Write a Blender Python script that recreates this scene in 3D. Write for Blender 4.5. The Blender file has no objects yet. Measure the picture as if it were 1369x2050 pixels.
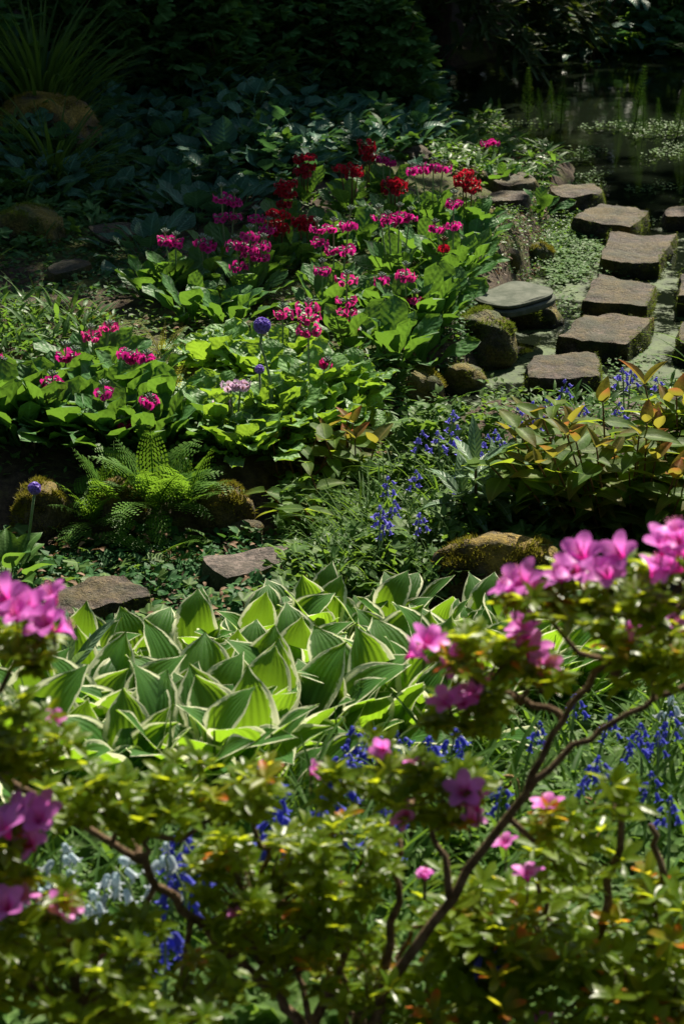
import bpy, bmesh, math, random
import numpy as np
from mathutils import Matrix, Vector, noise as mnoise

# ------------------------------------------------------------------ camera, world, sun, exposure
scene = bpy.context.scene
COL = scene.collection
R = math.radians
CAM_H, PITCH, LENS = 2.24, R(21.7), 70.0
cd = bpy.data.cameras.new('camera'); cam = bpy.data.objects.new('camera', cd); COL.objects.link(cam)
cam.location = (0, 0, CAM_H); cam.rotation_euler = (R(90) - PITCH, 0, 0)
cd.sensor_fit = 'VERTICAL'; cd.sensor_height = 36.0; cd.lens = LENS
cd.clip_start = 0.05; cd.clip_end = 400
cd.dof.use_dof = True; cd.dof.focus_distance = 5.9; cd.dof.aperture_fstop = 8.5
scene.camera = cam

SUN_AZ, SUN_EL = R(20), R(45)          # azimuth from +Y towards +X
world = bpy.data.worlds.new('World'); scene.world = world; world.use_nodes = True
wn = world.node_tree
sky = wn.nodes.new('ShaderNodeTexSky'); sky.sky_type = 'NISHITA'; sky.sun_disc = False
sky.sun_elevation = SUN_EL; sky.sun_rotation = SUN_AZ
bg = wn.nodes['Background']; bg.inputs['Strength'].default_value = 0.05
wn.links.new(sky.outputs['Color'], bg.inputs['Color'])
sd = bpy.data.lights.new('sun', 'SUN'); sun = bpy.data.objects.new('sun', sd); COL.objects.link(sun)
sd.energy = 5.0; sd.angle = R(0.5); sd.color = (1.0, 0.92, 0.75)
sdir = Vector((math.sin(SUN_AZ) * math.cos(SUN_EL), math.cos(SUN_AZ) * math.cos(SUN_EL), math.sin(SUN_EL)))
sun.rotation_euler = sdir.to_track_quat('Z', 'Y').to_euler(); sun.location = sdir * 30
vs = scene.view_settings
vs.view_transform = 'Standard'; vs.look = 'None'; vs.gamma = 1.0; vs.use_curve_mapping = False; vs.exposure = 1.25
cy = scene.cycles
cy.max_bounces = 7; cy.diffuse_bounces = 3; cy.glossy_bounces = 3; cy.transmission_bounces = 5; cy.transparent_max_bounces = 8
cy.caustics_reflective = False; cy.caustics_refractive = False
cy.use_denoising = True; cy.sample_clamp_indirect = 6.0

# ------------------------------------------------------------------ photograph pixel -> place
FPX = LENS / 36.0 * 2050; CU, CV = 684.5, 1025.0
CP, SP = math.cos(PITCH), math.sin(PITCH)
def ray(u, v):
    a = (np.asarray(u, float) - CU) / FPX; b = -(np.asarray(v, float) - CV) / FPX
    return a, CP + b * SP, -SP + b * CP
def at(u, v, z=0.0):
    a, b, c = ray(u, v); k = (z - CAM_H) / c
    return np.stack([a * k, b * k, CAM_H + c * k], -1)
def at_y(u, v, y):
    a, b, c = ray(u, v); k = y / b
    return Vector((float(a * k), float(y), float(CAM_H + c * k)))
def at_d(u, v, d):
    a, b, c = ray(u, v)
    return Vector((float(a * d), float(b * d), float(CAM_H + c * d)))
def depth_of(p): return p[1] * CP + (CAM_H - p[2]) * SP

# ------------------------------------------------------------------ terrain heights
STREAM = [(1400,300,.55),(1275,430,.33),(1238,560,.33),(1218,680,.33),(1150,790,.34),(1010,822,.26),(880,860,.12),
          (770,950,.05),(610,1080,.12),(420,1160,.24),(190,1200,.36),(-150,1205,.36),(-900,1210,.36)]
_sp = np.array([at(u, v, 0.0)[:2] for u, v, w in STREAM]); _sw = np.array([w for _, _, w in STREAM])
def sstep(a, b, x):
    t = np.clip((x - a) / (b - a), 0, 1); return t * t * (3 - 2 * t)
def vnoise(x, y, f=1.0, seed=0.0):
    x = x * f + seed * 7.13; y = y * f - seed * 3.7
    return (np.sin(x * 1.7 + 1.3 * np.sin(y * 1.1)) + np.sin(y * 2.3 + 1.7 * np.sin(x * 0.9 + 2)) + .6 * np.sin(x * 4.1 - y * 3.3 + 1.1) + .4 * np.sin(x * 7.3 + y * 6.1)) / 3.0
def stream_d(x, y):
    best = np.full(np.shape(x), 9e9)
    for i in range(len(_sp) - 1):
        a, b = _sp[i], _sp[i + 1]; ab = b - a
        t = np.clip(((x - a[0]) * ab[0] + (y - a[1]) * ab[1]) / (ab @ ab), 0, 1)
        d = np.hypot(x - a[0] - t * ab[0], y - a[1] - t * ab[1]) - (_sw[i] * (1 - t) + _sw[i + 1] * t)
        best = np.minimum(best, d)
    pond = (np.hypot((x - 2.35) / 1.85, (y - 12.6) / 2.25) - 1) * 1.8
    return np.minimum(best, pond)
def height(x, y):
    x = np.asarray(x, float); y = np.asarray(y, float)
    d = stream_d(x, y) + .04 * vnoise(x, y, 3.0)
    bank = .13 + .085 * sstep(5.3, 5.9, y) * sstep(.9, .4, x) + .03 * vnoise(x, y, 1.6, 2)
    bank = bank + .50 * sstep(4.5, 1.9, y)
    bank = bank + .30 * sstep(9.2, 12.5, y) * sstep(.3, -.9, x) - .07 * sstep(8.6, 9.6, y) * sstep(.1, .5, x) + .35 * sstep(14.6, 18, y)
    bank = bank + .30 * sstep(-.9, -1.9, x) * sstep(8.2, 10.0, y)
    s = sstep(-.02, .17, d)
    z = (-.10 + .125 * sstep(6.75, 6.35, y)) * (1 - s) + bank * s
    return z + .008 * vnoise(x, y, 9.0, 5)
def hits(u, v):
    u = np.asarray(u, float); v = np.asarray(v, float); z = np.full(u.shape, .12)
    for _ in range(10):
        p = at(u, v, z); z = .5 * z + .5 * height(p[..., 0], p[..., 1])
    p = at(u, v, z); return np.stack([p[..., 0], p[..., 1], height(p[..., 0], p[..., 1])], -1)
def hit(u, v): return Vector(hits(float(u), float(v)).tolist())
def gz(x, y): return float(height(x, y))

# ------------------------------------------------------------------ materials
class NT:
    def __init__(s, name):
        s.mat = bpy.data.materials.new(name); s.mat.use_nodes = True; s.t = s.mat.node_tree; s.t.nodes.clear()
        s.out = s.t.nodes.new('ShaderNodeOutputMaterial')
    def n(s, typ, ins=None, out=0, **props):
        nd = s.t.nodes.new('ShaderNode' + typ)
        for k, v in props.items(): setattr(nd, k, v)
        for k, v in (ins or {}).items():
            sk = nd.inputs[k]
            if isinstance(v, bpy.types.NodeSocket): s.t.links.new(v, sk)
            else: sk.default_value = v
        return nd if out is None else nd.outputs[out]
    def math(s, op, a, b=0.0, c=None, clamp=False):
        i = {0: a, 1: b}
        if c is not None: i[2] = c
        return s.n('Math', i, operation=op, use_clamp=clamp)
    def ramp(s, x, a, b, lo=0.0, hi=1.0):
        return s.n('MapRange', {0: x, 1: a, 2: b, 3: lo, 4: hi}, interpolation_type='SMOOTHSTEP')
    def mix(s, f, a, b, mode='MIX'):
        nd = s.t.nodes.new('ShaderNodeMix'); nd.data_type = 'RGBA'; nd.blend_type = mode
        for k, v in ((0, f), (6, a), (7, b)):
            if isinstance(v, bpy.types.NodeSocket): s.t.links.new(v, nd.inputs[k])
            else: nd.inputs[k].default_value = v if k == 0 else (*v, 1.0)
        return nd.outputs[2]
    def noise(s, scale, vec=None, detail=3.0, rough=.55, out=0):
        i = {'Scale': scale, 'Detail': detail, 'Roughness': rough}
        if vec is not None: i['Vector'] = vec
        return s.n('TexNoise', i, out=out)
    def finish(s, shader):
        s.t.links.new(shader, s.out.inputs[0]); return s.mat
    def rnd(s):
        o = s.n('ObjectInfo', out=5) if False else s.t.nodes.new('ShaderNodeObjectInfo').outputs['Random']
        g = s.t.nodes.new('ShaderNodeNewGeometry').outputs['Random Per Island']
        return s.math('FRACT', s.math('ADD', o, g))

def leaf_mat(name, c1, c2, tc, rough=.45, trans=.4, vein=None, edge=None, tip=None, bump=.25, spec=.10, mid=.5, rib=9, wrinkle=0):
    m = NT(name); rnd = m.rnd()
    uv = m.n('UVMap'); sx = m.n('SeparateXYZ', {0: uv}, out=None); U, V = sx.outputs[0], sx.outputs[1]
    a = m.math('MULTIPLY', m.math('ABSOLUTE', m.math('SUBTRACT', U, .5)), 2.0)
    oc = m.n('TexCoord', out=3)
    nz = m.noise(14.0, oc, 3)
    col = m.mix(rnd, c1, c2)
    tcol = m.mix(rnd, tc, tuple(x * .72 for x in tc))
    k = m.ramp(nz, .3, .7, .72, 1.2)
    col = m.mix(1.0, col, m.n('CombineXYZ', {0: k, 1: k, 2: k}), 'MULTIPLY')
    if mid:
        mm = m.math('MULTIPLY', m.ramp(a, .12, .03), mid)
        col = m.mix(mm, col, tuple(min(1, x * 2.2 + .03) for x in c2))
    if tip:
        tf = m.math('MULTIPLY', m.ramp(V, .25, .95), m.ramp(rnd, .3, .8))
        col = m.mix(tf, col, tip); tcol = m.mix(tf, tcol, tuple(min(.9, x * 1.6) for x in tip))
    if edge:
        en = m.noise(9.0, m.n('CombineXYZ', {0: m.math('MULTIPLY', U, .6), 1: V, 2: m.math('MULTIPLY', rnd, 20.0)}), 3)
        em = m.ramp(m.math('ADD', a, m.math('MULTIPLY', m.math('SUBTRACT', en, .5), .5)), .77, .85)
        em = m.math('MULTIPLY', em, m.ramp(V, .02, .1))
        col = m.mix(em, col, edge); tcol = m.mix(em, tcol, tuple(x * .85 for x in edge))
    h = None
    if vein == 'parallel':
        h = m.math('SINE', m.math('MULTIPLY', U, 6.2832 * rib))
    elif vein == 'pinnate':
        w = m.math('FRACT', m.math('SUBTRACT', m.math('MULTIPLY', V, float(rib)), m.math('MULTIPLY', a, 1.6)))
        h = m.math('MULTIPLY', m.ramp(m.math('ABSOLUTE', m.math('SUBTRACT', w, .5)), .0, .5), 1.0)
        vm = m.math('MULTIPLY', m.ramp(m.math('ABSOLUTE', m.math('SUBTRACT', w, .5)),   .40, .5), .16)
        col = m.mix(vm, col, tuple(min(1, x * 1.7 + .02) for x in c2))
    if wrinkle:
        vv = m.n('CombineXYZ', {0: m.math('MULTIPLY', U, .5), 1: V, 2: rnd})
        wr = m.n('TexVoronoi', {'Vector': vv, 'Scale': float(wrinkle)}, feature='F1')
        h = m.math('ADD', m.math('MULTIPLY', h, .6) if h is not None else 0.0, m.math('MULTIPLY', wr, -1.0))
    nm = None
    fine = m.noise(90.0, oc, 2)
    h = m.math('ADD', h, m.math('MULTIPLY', fine, .3)) if h is not None else fine
    nm = m.n('Bump', {'Height': h, 'Strength': bump, 'Distance': .004})
    rr = m.ramp(nz, .3, .7, rough - .08, rough + .1)
    p = m.n('BsdfPrincipled', {'Base Color': col, 'Roughness': rr, 'Specular IOR Level': spec, 'Normal': nm})
    t = m.n('BsdfTranslucent', {'Color': tcol, 'Normal': nm})
    return m.finish(m.n('MixShader', {0: trans, 1: p, 2: t}))

def petal_mat(name, inner, outer, rough=.5, trans=.45, var=.5):
    m = NT(name); rnd = m.rnd()
    uv = m.n('UVMap'); V = m.n('SeparateXYZ', {0: uv}, out=None).outputs[1]
    col = m.mix(m.ramp(V, .05, .6), inner, outer)
    k = m.math('ADD', m.math('MULTIPLY', rnd, var), 1.0 - var * .6)
    col = m.mix(1.0, col, m.n('CombineXYZ', {0: k, 1: k, 2: k}), 'MULTIPLY')
    p = m.n('BsdfPrincipled', {'Base Color': col, 'Roughness': rough, 'Specular IOR Level': .25})
    t = m.n('BsdfTranslucent', {'Color': col})
    return m.finish(m.n('MixShader', {0: trans, 1: p, 2: t}))

def plain_mat(name, c1, c2, scale=8.0, rough=.7, bump=.4, spec=.3, dist=.01, detail=5):
    m = NT(name); oc = m.n('TexCoord', out=3)
    nz = m.noise(scale, oc, detail, .65); rnd = m.t.nodes.new('ShaderNodeObjectInfo').outputs['Random']
    col = m.mix(m.ramp(nz, .35, .68), c1, c2)
    k = m.math('ADD', m.math('MULTIPLY', rnd, .35), .82)
    col = m.mix(1.0, col, m.n('CombineXYZ', {0: k, 1: k, 2: k}), 'MULTIPLY')
    nm = m.n('Bump', {'Height': m.noise(scale * 6, oc, 4), 'Strength': bump, 'Distance': dist})
    return m.finish(m.n('BsdfPrincipled', {'Base Color': col, 'Roughness': rough, 'Specular IOR Level': spec, 'Normal': nm}))

def stone_mat(name, c1, c2, moss1, moss2, moss_side=1.0, moss_top=.3, rough=.75):
    m = NT(name); g = m.t.nodes.new('ShaderNodeNewGeometry'); pos = g.outputs['Position']
    nzv = m.n('SeparateXYZ', {0: g.outputs['Normal']}, out=None).outputs[2]
    big = m.noise(7.0, pos, 5, .6); fine = m.noise(60.0, pos, 5, .7); grit = m.noise(210.0, pos, 3, .7)
    col = m.mix(m.ramp(big, .3, .7), c1, c2)
    sp = m.ramp(fine, .35, .68, .42, 1.5)
    col = m.mix(1.0, col, m.n('CombineXYZ', {0: sp, 1: sp, 2: sp}), 'MULTIPLY')
    col = m.mix(m.math('MULTIPLY', m.ramp(grit, .62, .72), .55), col, (.42, .38, .34))
    st = m.ramp(m.noise(24.0, pos, 6, .75), .40, .62, .45, 1.15)
    col = m.mix(1.0, col, m.n('CombineXYZ', {0: st, 1: st, 2: st}), 'MULTIPLY')
    mn = m.noise(16.0, pos, 5, .7); mb = m.noise(5.0, pos, 2)
    side = m.math('MULTIPLY', m.ramp(nzv, .85, .45), moss_side)
    top = m.math('MULTIPLY', m.ramp(nzv, .3, .8), moss_top)
    mk = m.math('MULTIPLY', m.math('ADD', side, top), m.ramp(m.math('ADD', m.math('MULTIPLY', mn, .5), m.math('MULTIPLY', mb, .5)), .34, .58), clamp=True)
    mc = m.mix(m.ramp(m.noise(9.0, pos, 3), .35, .65), moss1, moss2)
    mfk = m.ramp(m.noise(120.0, pos, 3, .7), .3, .7, .5, 1.4)
    mc = m.mix(1.0, mc, m.n('CombineXYZ', {0: mfk, 1: mfk, 2: mfk}), 'MULTIPLY')
    col = m.mix(mk, col, mc)
    wz = m.math('ADD', m.n('SeparateXYZ', {0: pos}, out=None).outputs[2], m.math('MULTIPLY', mb, .02))
    wet = m.ramp(wz, .045, .02)
    col = m.mix(m.math('MULTIPLY', wet, .75), col, (.010, .012, .006))
    hh = m.math('ADD', m.math('MULTIPLY', fine, .6), m.math('ADD', m.math('MULTIPLY', grit, .35), m.math('MULTIPLY', mk, 1.2)))
    nm = m.n('Bump', {'Height': hh, 'Strength': 1.0, 'Distance': .016})
    rr = m.math('SUBTRACT', m.math('ADD', rough - .08, m.math('MULTIPLY', fine, .2)), m.math('MULTIPLY', wet, .45))
    return m.finish(m.n('BsdfPrincipled', {'Base Color': col, 'Roughness': rr, 'Specular IOR Level': .3, 'Normal': nm}))

def ground_mat():
    m = NT('soil'); pos = m.t.nodes.new('ShaderNodeNewGeometry').outputs['Position']
    a = m.noise(1.6, pos, 4); b = m.noise(26.0, pos, 6, .7); c = m.noise(120.0, pos, 4, .7)
    col = m.mix(m.ramp(b, .3, .7), (.030, .021, .014), (.10, .068, .045))
    moss = m.mix(m.ramp(c, .3, .7), (.035, .055, .010), (.11, .12, .022))
    mk = m.ramp(m.math('ADD', m.math('MULTIPLY', a, .65), m.math('MULTIPLY', b, .35)), .46, .58)
    col = m.mix(mk, col, moss)
    col = m.mix(m.math('MULTIPLY', m.ramp(c, .66, .74), .7), col, (.26, .19, .14))
    nm = m.n('Bump', {'Height': m.math('ADD', b, m.math('MULTIPLY', c, .5)), 'Strength': 1.0, 'Distance': .02})
    return m.finish(m.n('BsdfPrincipled', {'Base Color': col, 'Roughness': .9, 'Specular IOR Level': .25, 'Normal': nm}))

def water_mat():
    m = NT('pond water with algae film'); pos = m.t.nodes.new('ShaderNodeNewGeometry').outputs['Position']
    y = m.n('SeparateXYZ', {0: pos}, out=None).outputs[1]
    a = m.noise(3.8, pos, 5, .65); f = m.noise(70.0, pos, 4, .7)
    lim = m.ramp(y, 8.6, 10.2)
    s = m.math('SUBTRACT', m.math('ADD', m.math('MULTIPLY', a, .8), m.math('MULTIPLY', f, .2)), m.math('MULTIPLY', lim, .16))
    film = m.ramp(s, .49, .55)
    fc = m.mix(m.ramp(f, .3, .7), (.034, .064, .012), (.060, .098, .022))
    fc = m.mix(m.ramp(m.noise(11.0, pos, 5, .7), .38, .62), fc, (.016, .034, .007))
    wb = m.n('BsdfPrincipled', {'Base Color': (.006, .009, .005, 1), 'Roughness': .06, 'Specular IOR Level': .5,
             'Normal': m.n('Bump', {'Height': m.noise(9.0, pos, 2), 'Strength': .12, 'Distance': .01})})
    fb = m.n('BsdfPrincipled', {'Base Color': fc, 'Roughness': .7, 'Specular IOR Level': .2,
             'Normal': m.n('Bump', {'Height': f, 'Strength': .25, 'Distance': .004})})
    return m.finish(m.n('MixShader', {0: film, 1: wb, 2: fb}))

MAT = {}
MAT['hosta'] = leaf_mat('hosta leaf', (.035, .105, .022), (.055, .15, .03), (.28, .50, .02), .48, .48, 'parallel', edge=(.74, .77, .50), bump=.20, spec=.12, rib=8, mid=.25)
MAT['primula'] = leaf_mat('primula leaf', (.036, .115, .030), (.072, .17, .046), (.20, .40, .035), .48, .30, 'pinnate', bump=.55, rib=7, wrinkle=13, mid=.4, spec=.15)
MAT['stalk'] = plain_mat('pale green stalk', (.12, .20, .07), (.24, .30, .16), 30, .5, .2)
MAT['mealy'] = plain_mat('mealy silver green', (.17, .22, .17), (.32, .37, .31), 40, .75, .3, .1)
MAT['redstalk'] = plain_mat('reddish stalk', (.10, .045, .022), (.16, .08, .03), 30, .5, .2)
MAT['magenta'] = petal_mat('magenta petal', (.22, .02, .07), (.66, .02, .28), .5, .42)
MAT['pinkish'] = petal_mat('rose magenta petal', (.35, .05, .12), (.72, .03, .26), .5, .42)
MAT['crimson'] = petal_mat('crimson petal', (.16, .01, .01), (.46, .008, .03), .45, .35)
MAT['lilac'] = petal_mat('lilac petal', (.5, .25, .25), (.66, .46, .66), .5, .4)
MAT['violet'] = petal_mat('violet petal', (.16, .08, .40), (.26, .17, .62), .5, .35)
MAT['bluebell'] = petal_mat('bluebell petal', (.16, .14, .55), (.25, .22, .80), .5, .42, .3)
MAT['bluebell_deep'] = petal_mat('deep bluebell petal', (.06, .07, .42), (.10, .11, .62), .5, .42, .35)
MAT['whitebell'] = petal_mat('white bell petal', (.32, .42, .48), (.50, .56, .62), .6, .4)
MAT['azalea_flower'] = petal_mat('azalea petal', (.74, .03, .40), (.80, .22, .74), .45, .5, .2)
MAT['stamen'] = plain_mat('stamen', (.6, .12, .3), (.7, .2, .4), 30, .5, .1)
MAT['azalea_leaf'] = leaf_mat('azalea leaf', (.055, .12, .008), (.13, .19, .012), (.54, .62, .02), .34, .54, None, bump=.2, spec=.22, mid=.3)
MAT['azalea_new'] = leaf_mat('young azalea leaf', (.13, .19, .012), (.22, .20, .015), (.66, .62, .03), .36, .52, None, tip=(.52, .12, .02), bump=.2, mid=.3, spec=.2)
MAT['twig'] = plain_mat('azalea bark', (.085, .052, .030), (.20, .135, .085), 60, .85, 1.0, .12, .006)
MAT['hyp_old'] = leaf_mat('hypericum leaf', (.055, .130, .020), (.105, .16, .028), (.38, .50, .03), .55, .46, None, tip=(.12, .10, .02), bump=.25, rib=6, spec=.08)
MAT['hyp_new'] = leaf_mat('young hypericum leaf', (.10, .12, .028), (.17, .12, .03), (.38, .35, .04), .5, .38, None, tip=(.26, .09, .03), bump=.25, rib=6, spec=.08)
MAT['rhodo'] = leaf_mat('grey green leaf', (.085, .15, .085), (.12, .19, .11), (.22, .36, .10), .42, .22, 'pinnate', bump=.3, rib=9, mid=.8)
MAT['dark_broad'] = leaf_mat('blue green broad leaf', (.030, .095, .060), (.055, .135, .085), (.10, .25, .06), .45, .25, 'pinnate', bump=.4, rib=7)
MAT['dark_leaf'] = leaf_mat('dark green leaf', (.035, .11, .030), (.07, .155, .04), (.15, .30, .03), .45, .3, None, bump=.25)
MAT['mid_leaf'] = leaf_mat('mid green leaf', (.035, .095, .026), (.075, .15, .035), (.20, .38, .04), .42, .36, None, bump=.25)
MAT['ivy'] = leaf_mat('ground cover leaf', (.020, .075, .024), (.045, .125, .035), (.12, .28, .04), .55, .28, None, bump=.2, spec=.08)
MAT['herb'] = leaf_mat('herb leaf', (.045, .105, .026), (.095, .16, .040), (.22, .38, .04), .52, .34, None, bump=.25, spec=.08)
MAT['cress'] = leaf_mat('water cress leaf', (.05, .115, .03), (.09, .17, .05), (.20, .34, .06), .55, .3, None, bump=.2, spec=.08)
MAT['fern'] = leaf_mat('fern frond', (.06, .15, .02), (.10, .20, .03), (.24, .44, .03), .45, .36, None, bump=.1, mid=0)
MAT['fern_old'] = leaf_mat('yellow fern frond', (.14, .16, .03), (.20, .19, .04), (.42, .42, .05), .5, .36, None, bump=.1, mid=0)
MAT['crozier'] = plain_mat('brown scaly crozier', (.16, .09, .03), (.26, .17, .06), 60, .8, .6)
MAT['grass'] = leaf_mat('grass blade', (.03, .08, .016), (.065, .125, .026), (.20, .36, .03), .55, .34, spec=.05, vein=None, bump=.1, mid=.2)
MAT['blade_dark'] = leaf_mat('sedge blade', (.030, .075, .016), (.06, .11, .022), (.18, .32, .03), .42, .3, None, bump=.1, mid=.2)
MAT['horsetail'] = leaf_mat('horsetail', (.022, .060, .008), (.040, .085, .012), (.10, .20, .015), .8, .35, None, bump=0.0, mid=0, spec=0.0)
MAT['yew'] = leaf_mat('yew needle', (.020, .045, .012), (.050, .080, .018), (.14, .20, .02), .45, .25, None, bump=.05, mid=0)
MAT['tree_leaf'] = leaf_mat('tree leaf', (.035, .08, .02), (.06, .11, .03), (.15, .28, .03), .45, .25, None, bump=.1)
MAT['bark'] = plain_mat('bark', (.035, .026, .018), (.085, .065, .048), 12, .9, .9, .2, .02)
MAT['litter'] = leaf_mat('dry leaf', (.10, .06, .035), (.24, .15, .09), (.20, .11, .05), .6, .15, None, bump=.3, mid=.2)
MAT['moss'] = leaf_mat('moss blade', (.09, .10, .012), (.22, .17, .025), (.30, .28, .03), .6, .3, None, bump=0.0, mid=0)
MAT['moss_green'] = leaf_mat('green moss blade', (.05, .085, .010), (.12, .14, .02), (.22, .30, .03), .6, .3, None, bump=0.0, mid=0)
MAT['stone'] = stone_mat('sandstone slab', (.050, .034, .028), (.110, .077, .063), (.022, .034, .006), (.11, .080, .012), 1.3, .55)
MAT['stone_pink'] = stone_mat('pinkish paving slab', (.11, .082, .076), (.17, .13, .115), (.04, .06, .012), (.11, .10, .02), .8, .1)
MAT['rock_moss'] = stone_mat('mossy rock', (.06, .045, .035), (.12, .09, .07), (.045, .060, .010), (.17, .13, .022), .9, 1.5)
MAT['rock_gold'] = stone_mat('golden mossy rock', (.05, .036, .030), (.11, .08, .06), (.13, .095, .016), (.27, .18, .03), .35, 1.8)
MAT['soil'] = ground_mat(); MAT['water'] = water_mat()
MAT['lid'] = plain_mat('weathered grey plastic', (.050, .060, .044), (.105, .112, .090), 16, .85, .5, .12, .004)

# ------------------------------------------------------------------ mesh helpers
def np_mesh(name, V, faces_flat, starts, UV, mats, fmat=None, smooth=True):
    me = bpy.data.meshes.new(name)
    me.vertices.add(len(V)); me.vertices.foreach_set('co', np.ascontiguousarray(V, np.float32).ravel())
    me.loops.add(len(faces_flat)); me.loops.foreach_set('vertex_index', np.asarray(faces_flat, np.int32))
    me.polygons.add(len(starts)); me.polygons.foreach_set('loop_start', np.asarray(starts, np.int32))
    me.polygons.foreach_set('use_smooth', np.full(len(starts), smooth))
    for mm in mats: me.materials.append(mm)
    if fmat is not None: me.polygons.foreach_set('material_index', np.asarray(fmat, np.int32))
    if UV is not None:
        ul = me.uv_layers.new(name='UVMap')
        ul.data.foreach_set('uv', np.ascontiguousarray(np.asarray(UV, np.float32)[np.asarray(faces_flat)]).ravel())
    me.update(calc_edges=True)
    return me

class Tpl:
    """a shape used again and again: vertices, faces, uv, materials"""
    def __init__(s, name, V, F, UV, mats, fm=None):
        s.name = name; s.V = np.asarray(V, float); s.UV = np.asarray(UV, float); s.mats = [MAT[k] if isinstance(k, str) else k for k in mats]
        s.flat = np.array([i for f in F for i in f]); ln = np.array([len(f) for f in F])
        s.starts = np.concatenate([[0], np.cumsum(ln)[:-1]]); s.fm = np.zeros(len(F), int) if fm is None else np.asarray(fm)
        s._me = None
    @property
    def me(s):
        if s._me is None: s._me = np_mesh(s.name, s.V, s.flat, s.starts, s.UV, s.mats, s.fm)
        return s._me
    def with_mat(s, *mats):
        c = object.__new__(Tpl); c.__dict__.update(s.__dict__); c.mats = [MAT[k] for k in mats]; c._me = None; return c

def join_items(name, items):
    """items: (template, Matrix) -> one mesh"""
    by = {}
    for t, M in items: by.setdefault(id(t), (t, []))[1].append(M)
    Vs, Fs, Ss, Us, Ms, mats = [], [], [], [], [], []
    vo = lo = 0
    for t, ML in by.values():
        A = np.array([[list(r) for r in M] for M in ML]) if not isinstance(ML[0], np.ndarray) else np.array(ML)
        n = len(A)
        v = np.einsum('nij,vj->nvi', A[:, :3, :3], t.V) + A[:, None, :3, 3]
        Vs.append(v.reshape(-1, 3)); nv = len(t.V); nl = len(t.flat)
        Fs.append((t.flat[None] + (vo + nv * np.arange(n))[:, None]).ravel())
        Ss.append((t.starts[None] + (lo + nl * np.arange(n))[:, None]).ravel())
        Us.append(np.tile(t.UV, (n, 1)))
        mp = []
        for mm in t.mats:
            if mm not in mats: mats.append(mm)
            mp.append(mats.index(mm))
        Ms.append(np.tile(np.array(mp)[t.fm], n))
        vo += nv * n; lo += nl * n
    return np_mesh(name, np.concatenate(Vs), np.concatenate(Fs), np.concatenate(Ss), np.concatenate(Us), mats, np.concatenate(Ms))

def ob(name, me, parent=None, M=None):
    o = bpy.data.objects.new(name, me); COL.objects.link(o)
    if parent is not None: o.parent = parent
    if M is not None: o.matrix_basis = M
    return o
def tag(o, label=None, cat=None, group=None, kind=None):
    if label: o['label'] = label
    if cat: o['category'] = cat
    if group: o['group'] = group
    if kind: o['kind'] = kind
    return o
def thing(name, cat, loc, label=None, group=None):
    o = ob(name, None); o.location = loc; o.empty_display_size = .05
    return tag(o, label, cat, group)
T = Matrix.Translation
def pose(loc, az, el, roll=0.0, s=1.0):
    """leaf axis (+Y of the template) towards azimuth az (from +Y, clockwise), raised by el"""
    return T(loc) @ Matrix.Rotation(-az, 4, 'Z') @ Matrix.Rotation(el, 4, 'X') @ Matrix.Rotation(roll, 4, 'Y') @ Matrix.Diagonal((s, s, s, 1))
def place(root, name, items, keep, mass_name='foliage'):
    """the nearest `keep` pieces become parts of their own, the rest one joined part; item positions are in world space"""
    L = Vector(root.location); off = T(-L)
    if len(items) > keep:
        items = sorted(items, key=lambda it: depth_of(it[1].translation) - 3.0 * it[1].to_scale()[1] * 0)
    for t, M in items[:keep]: ob(name, t.me, root, off @ M)
    rest = items[keep:]
    if rest: tag(ob(mass_name, join_items(mass_name, [(t, off @ M) for t, M in rest]), root), kind='stuff')

def tube_data(pts, radii, n=6):
    V, F = [], []
    pts = [Vector(p) for p in pts]
    for i, p in enumerate(pts):
        d = (pts[min(i + 1, len(pts) - 1)] - pts[max(i - 1, 0)]).normalized()
        a = d.orthogonal().normalized() if i == 0 else (a - d * a.dot(d)).normalized()
        b = d.cross(a)
        for k in range(n):
            an = 2 * math.pi * k / n
            V.append(p + (a * math.cos(an) + b * math.sin(an)) * radii[i])
        if i:
            for k in range(n):
                q = (i - 1) * n; F.append((q + k, q + (k + 1) % n, q + n + (k + 1) % n, q + n + k))
    F.append(tuple(range(n - 1, -1, -1))); m = (len(pts) - 1) * n; F.append(tuple(range(m, m + n)))
    return V, F
def tube_tpl(name, pts, radii, mat, n=6):
    V, F = tube_data(pts, radii, n); N = len(V)
    return Tpl(name, [tuple(v) for v in V], F, [(.5, (i // n) / max(1, N // n - 1)) for i in range(N)], [mat])
def merge_raw(name, tubes, mat):
    V, F = [], []
    for v, f in tubes:
        o = len(V); V += v; F += [tuple(i + o for i in q) for q in f]
    return Tpl(name, [tuple(v) for v in V], F, [(.5, .5)] * len(V), [mat])

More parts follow.
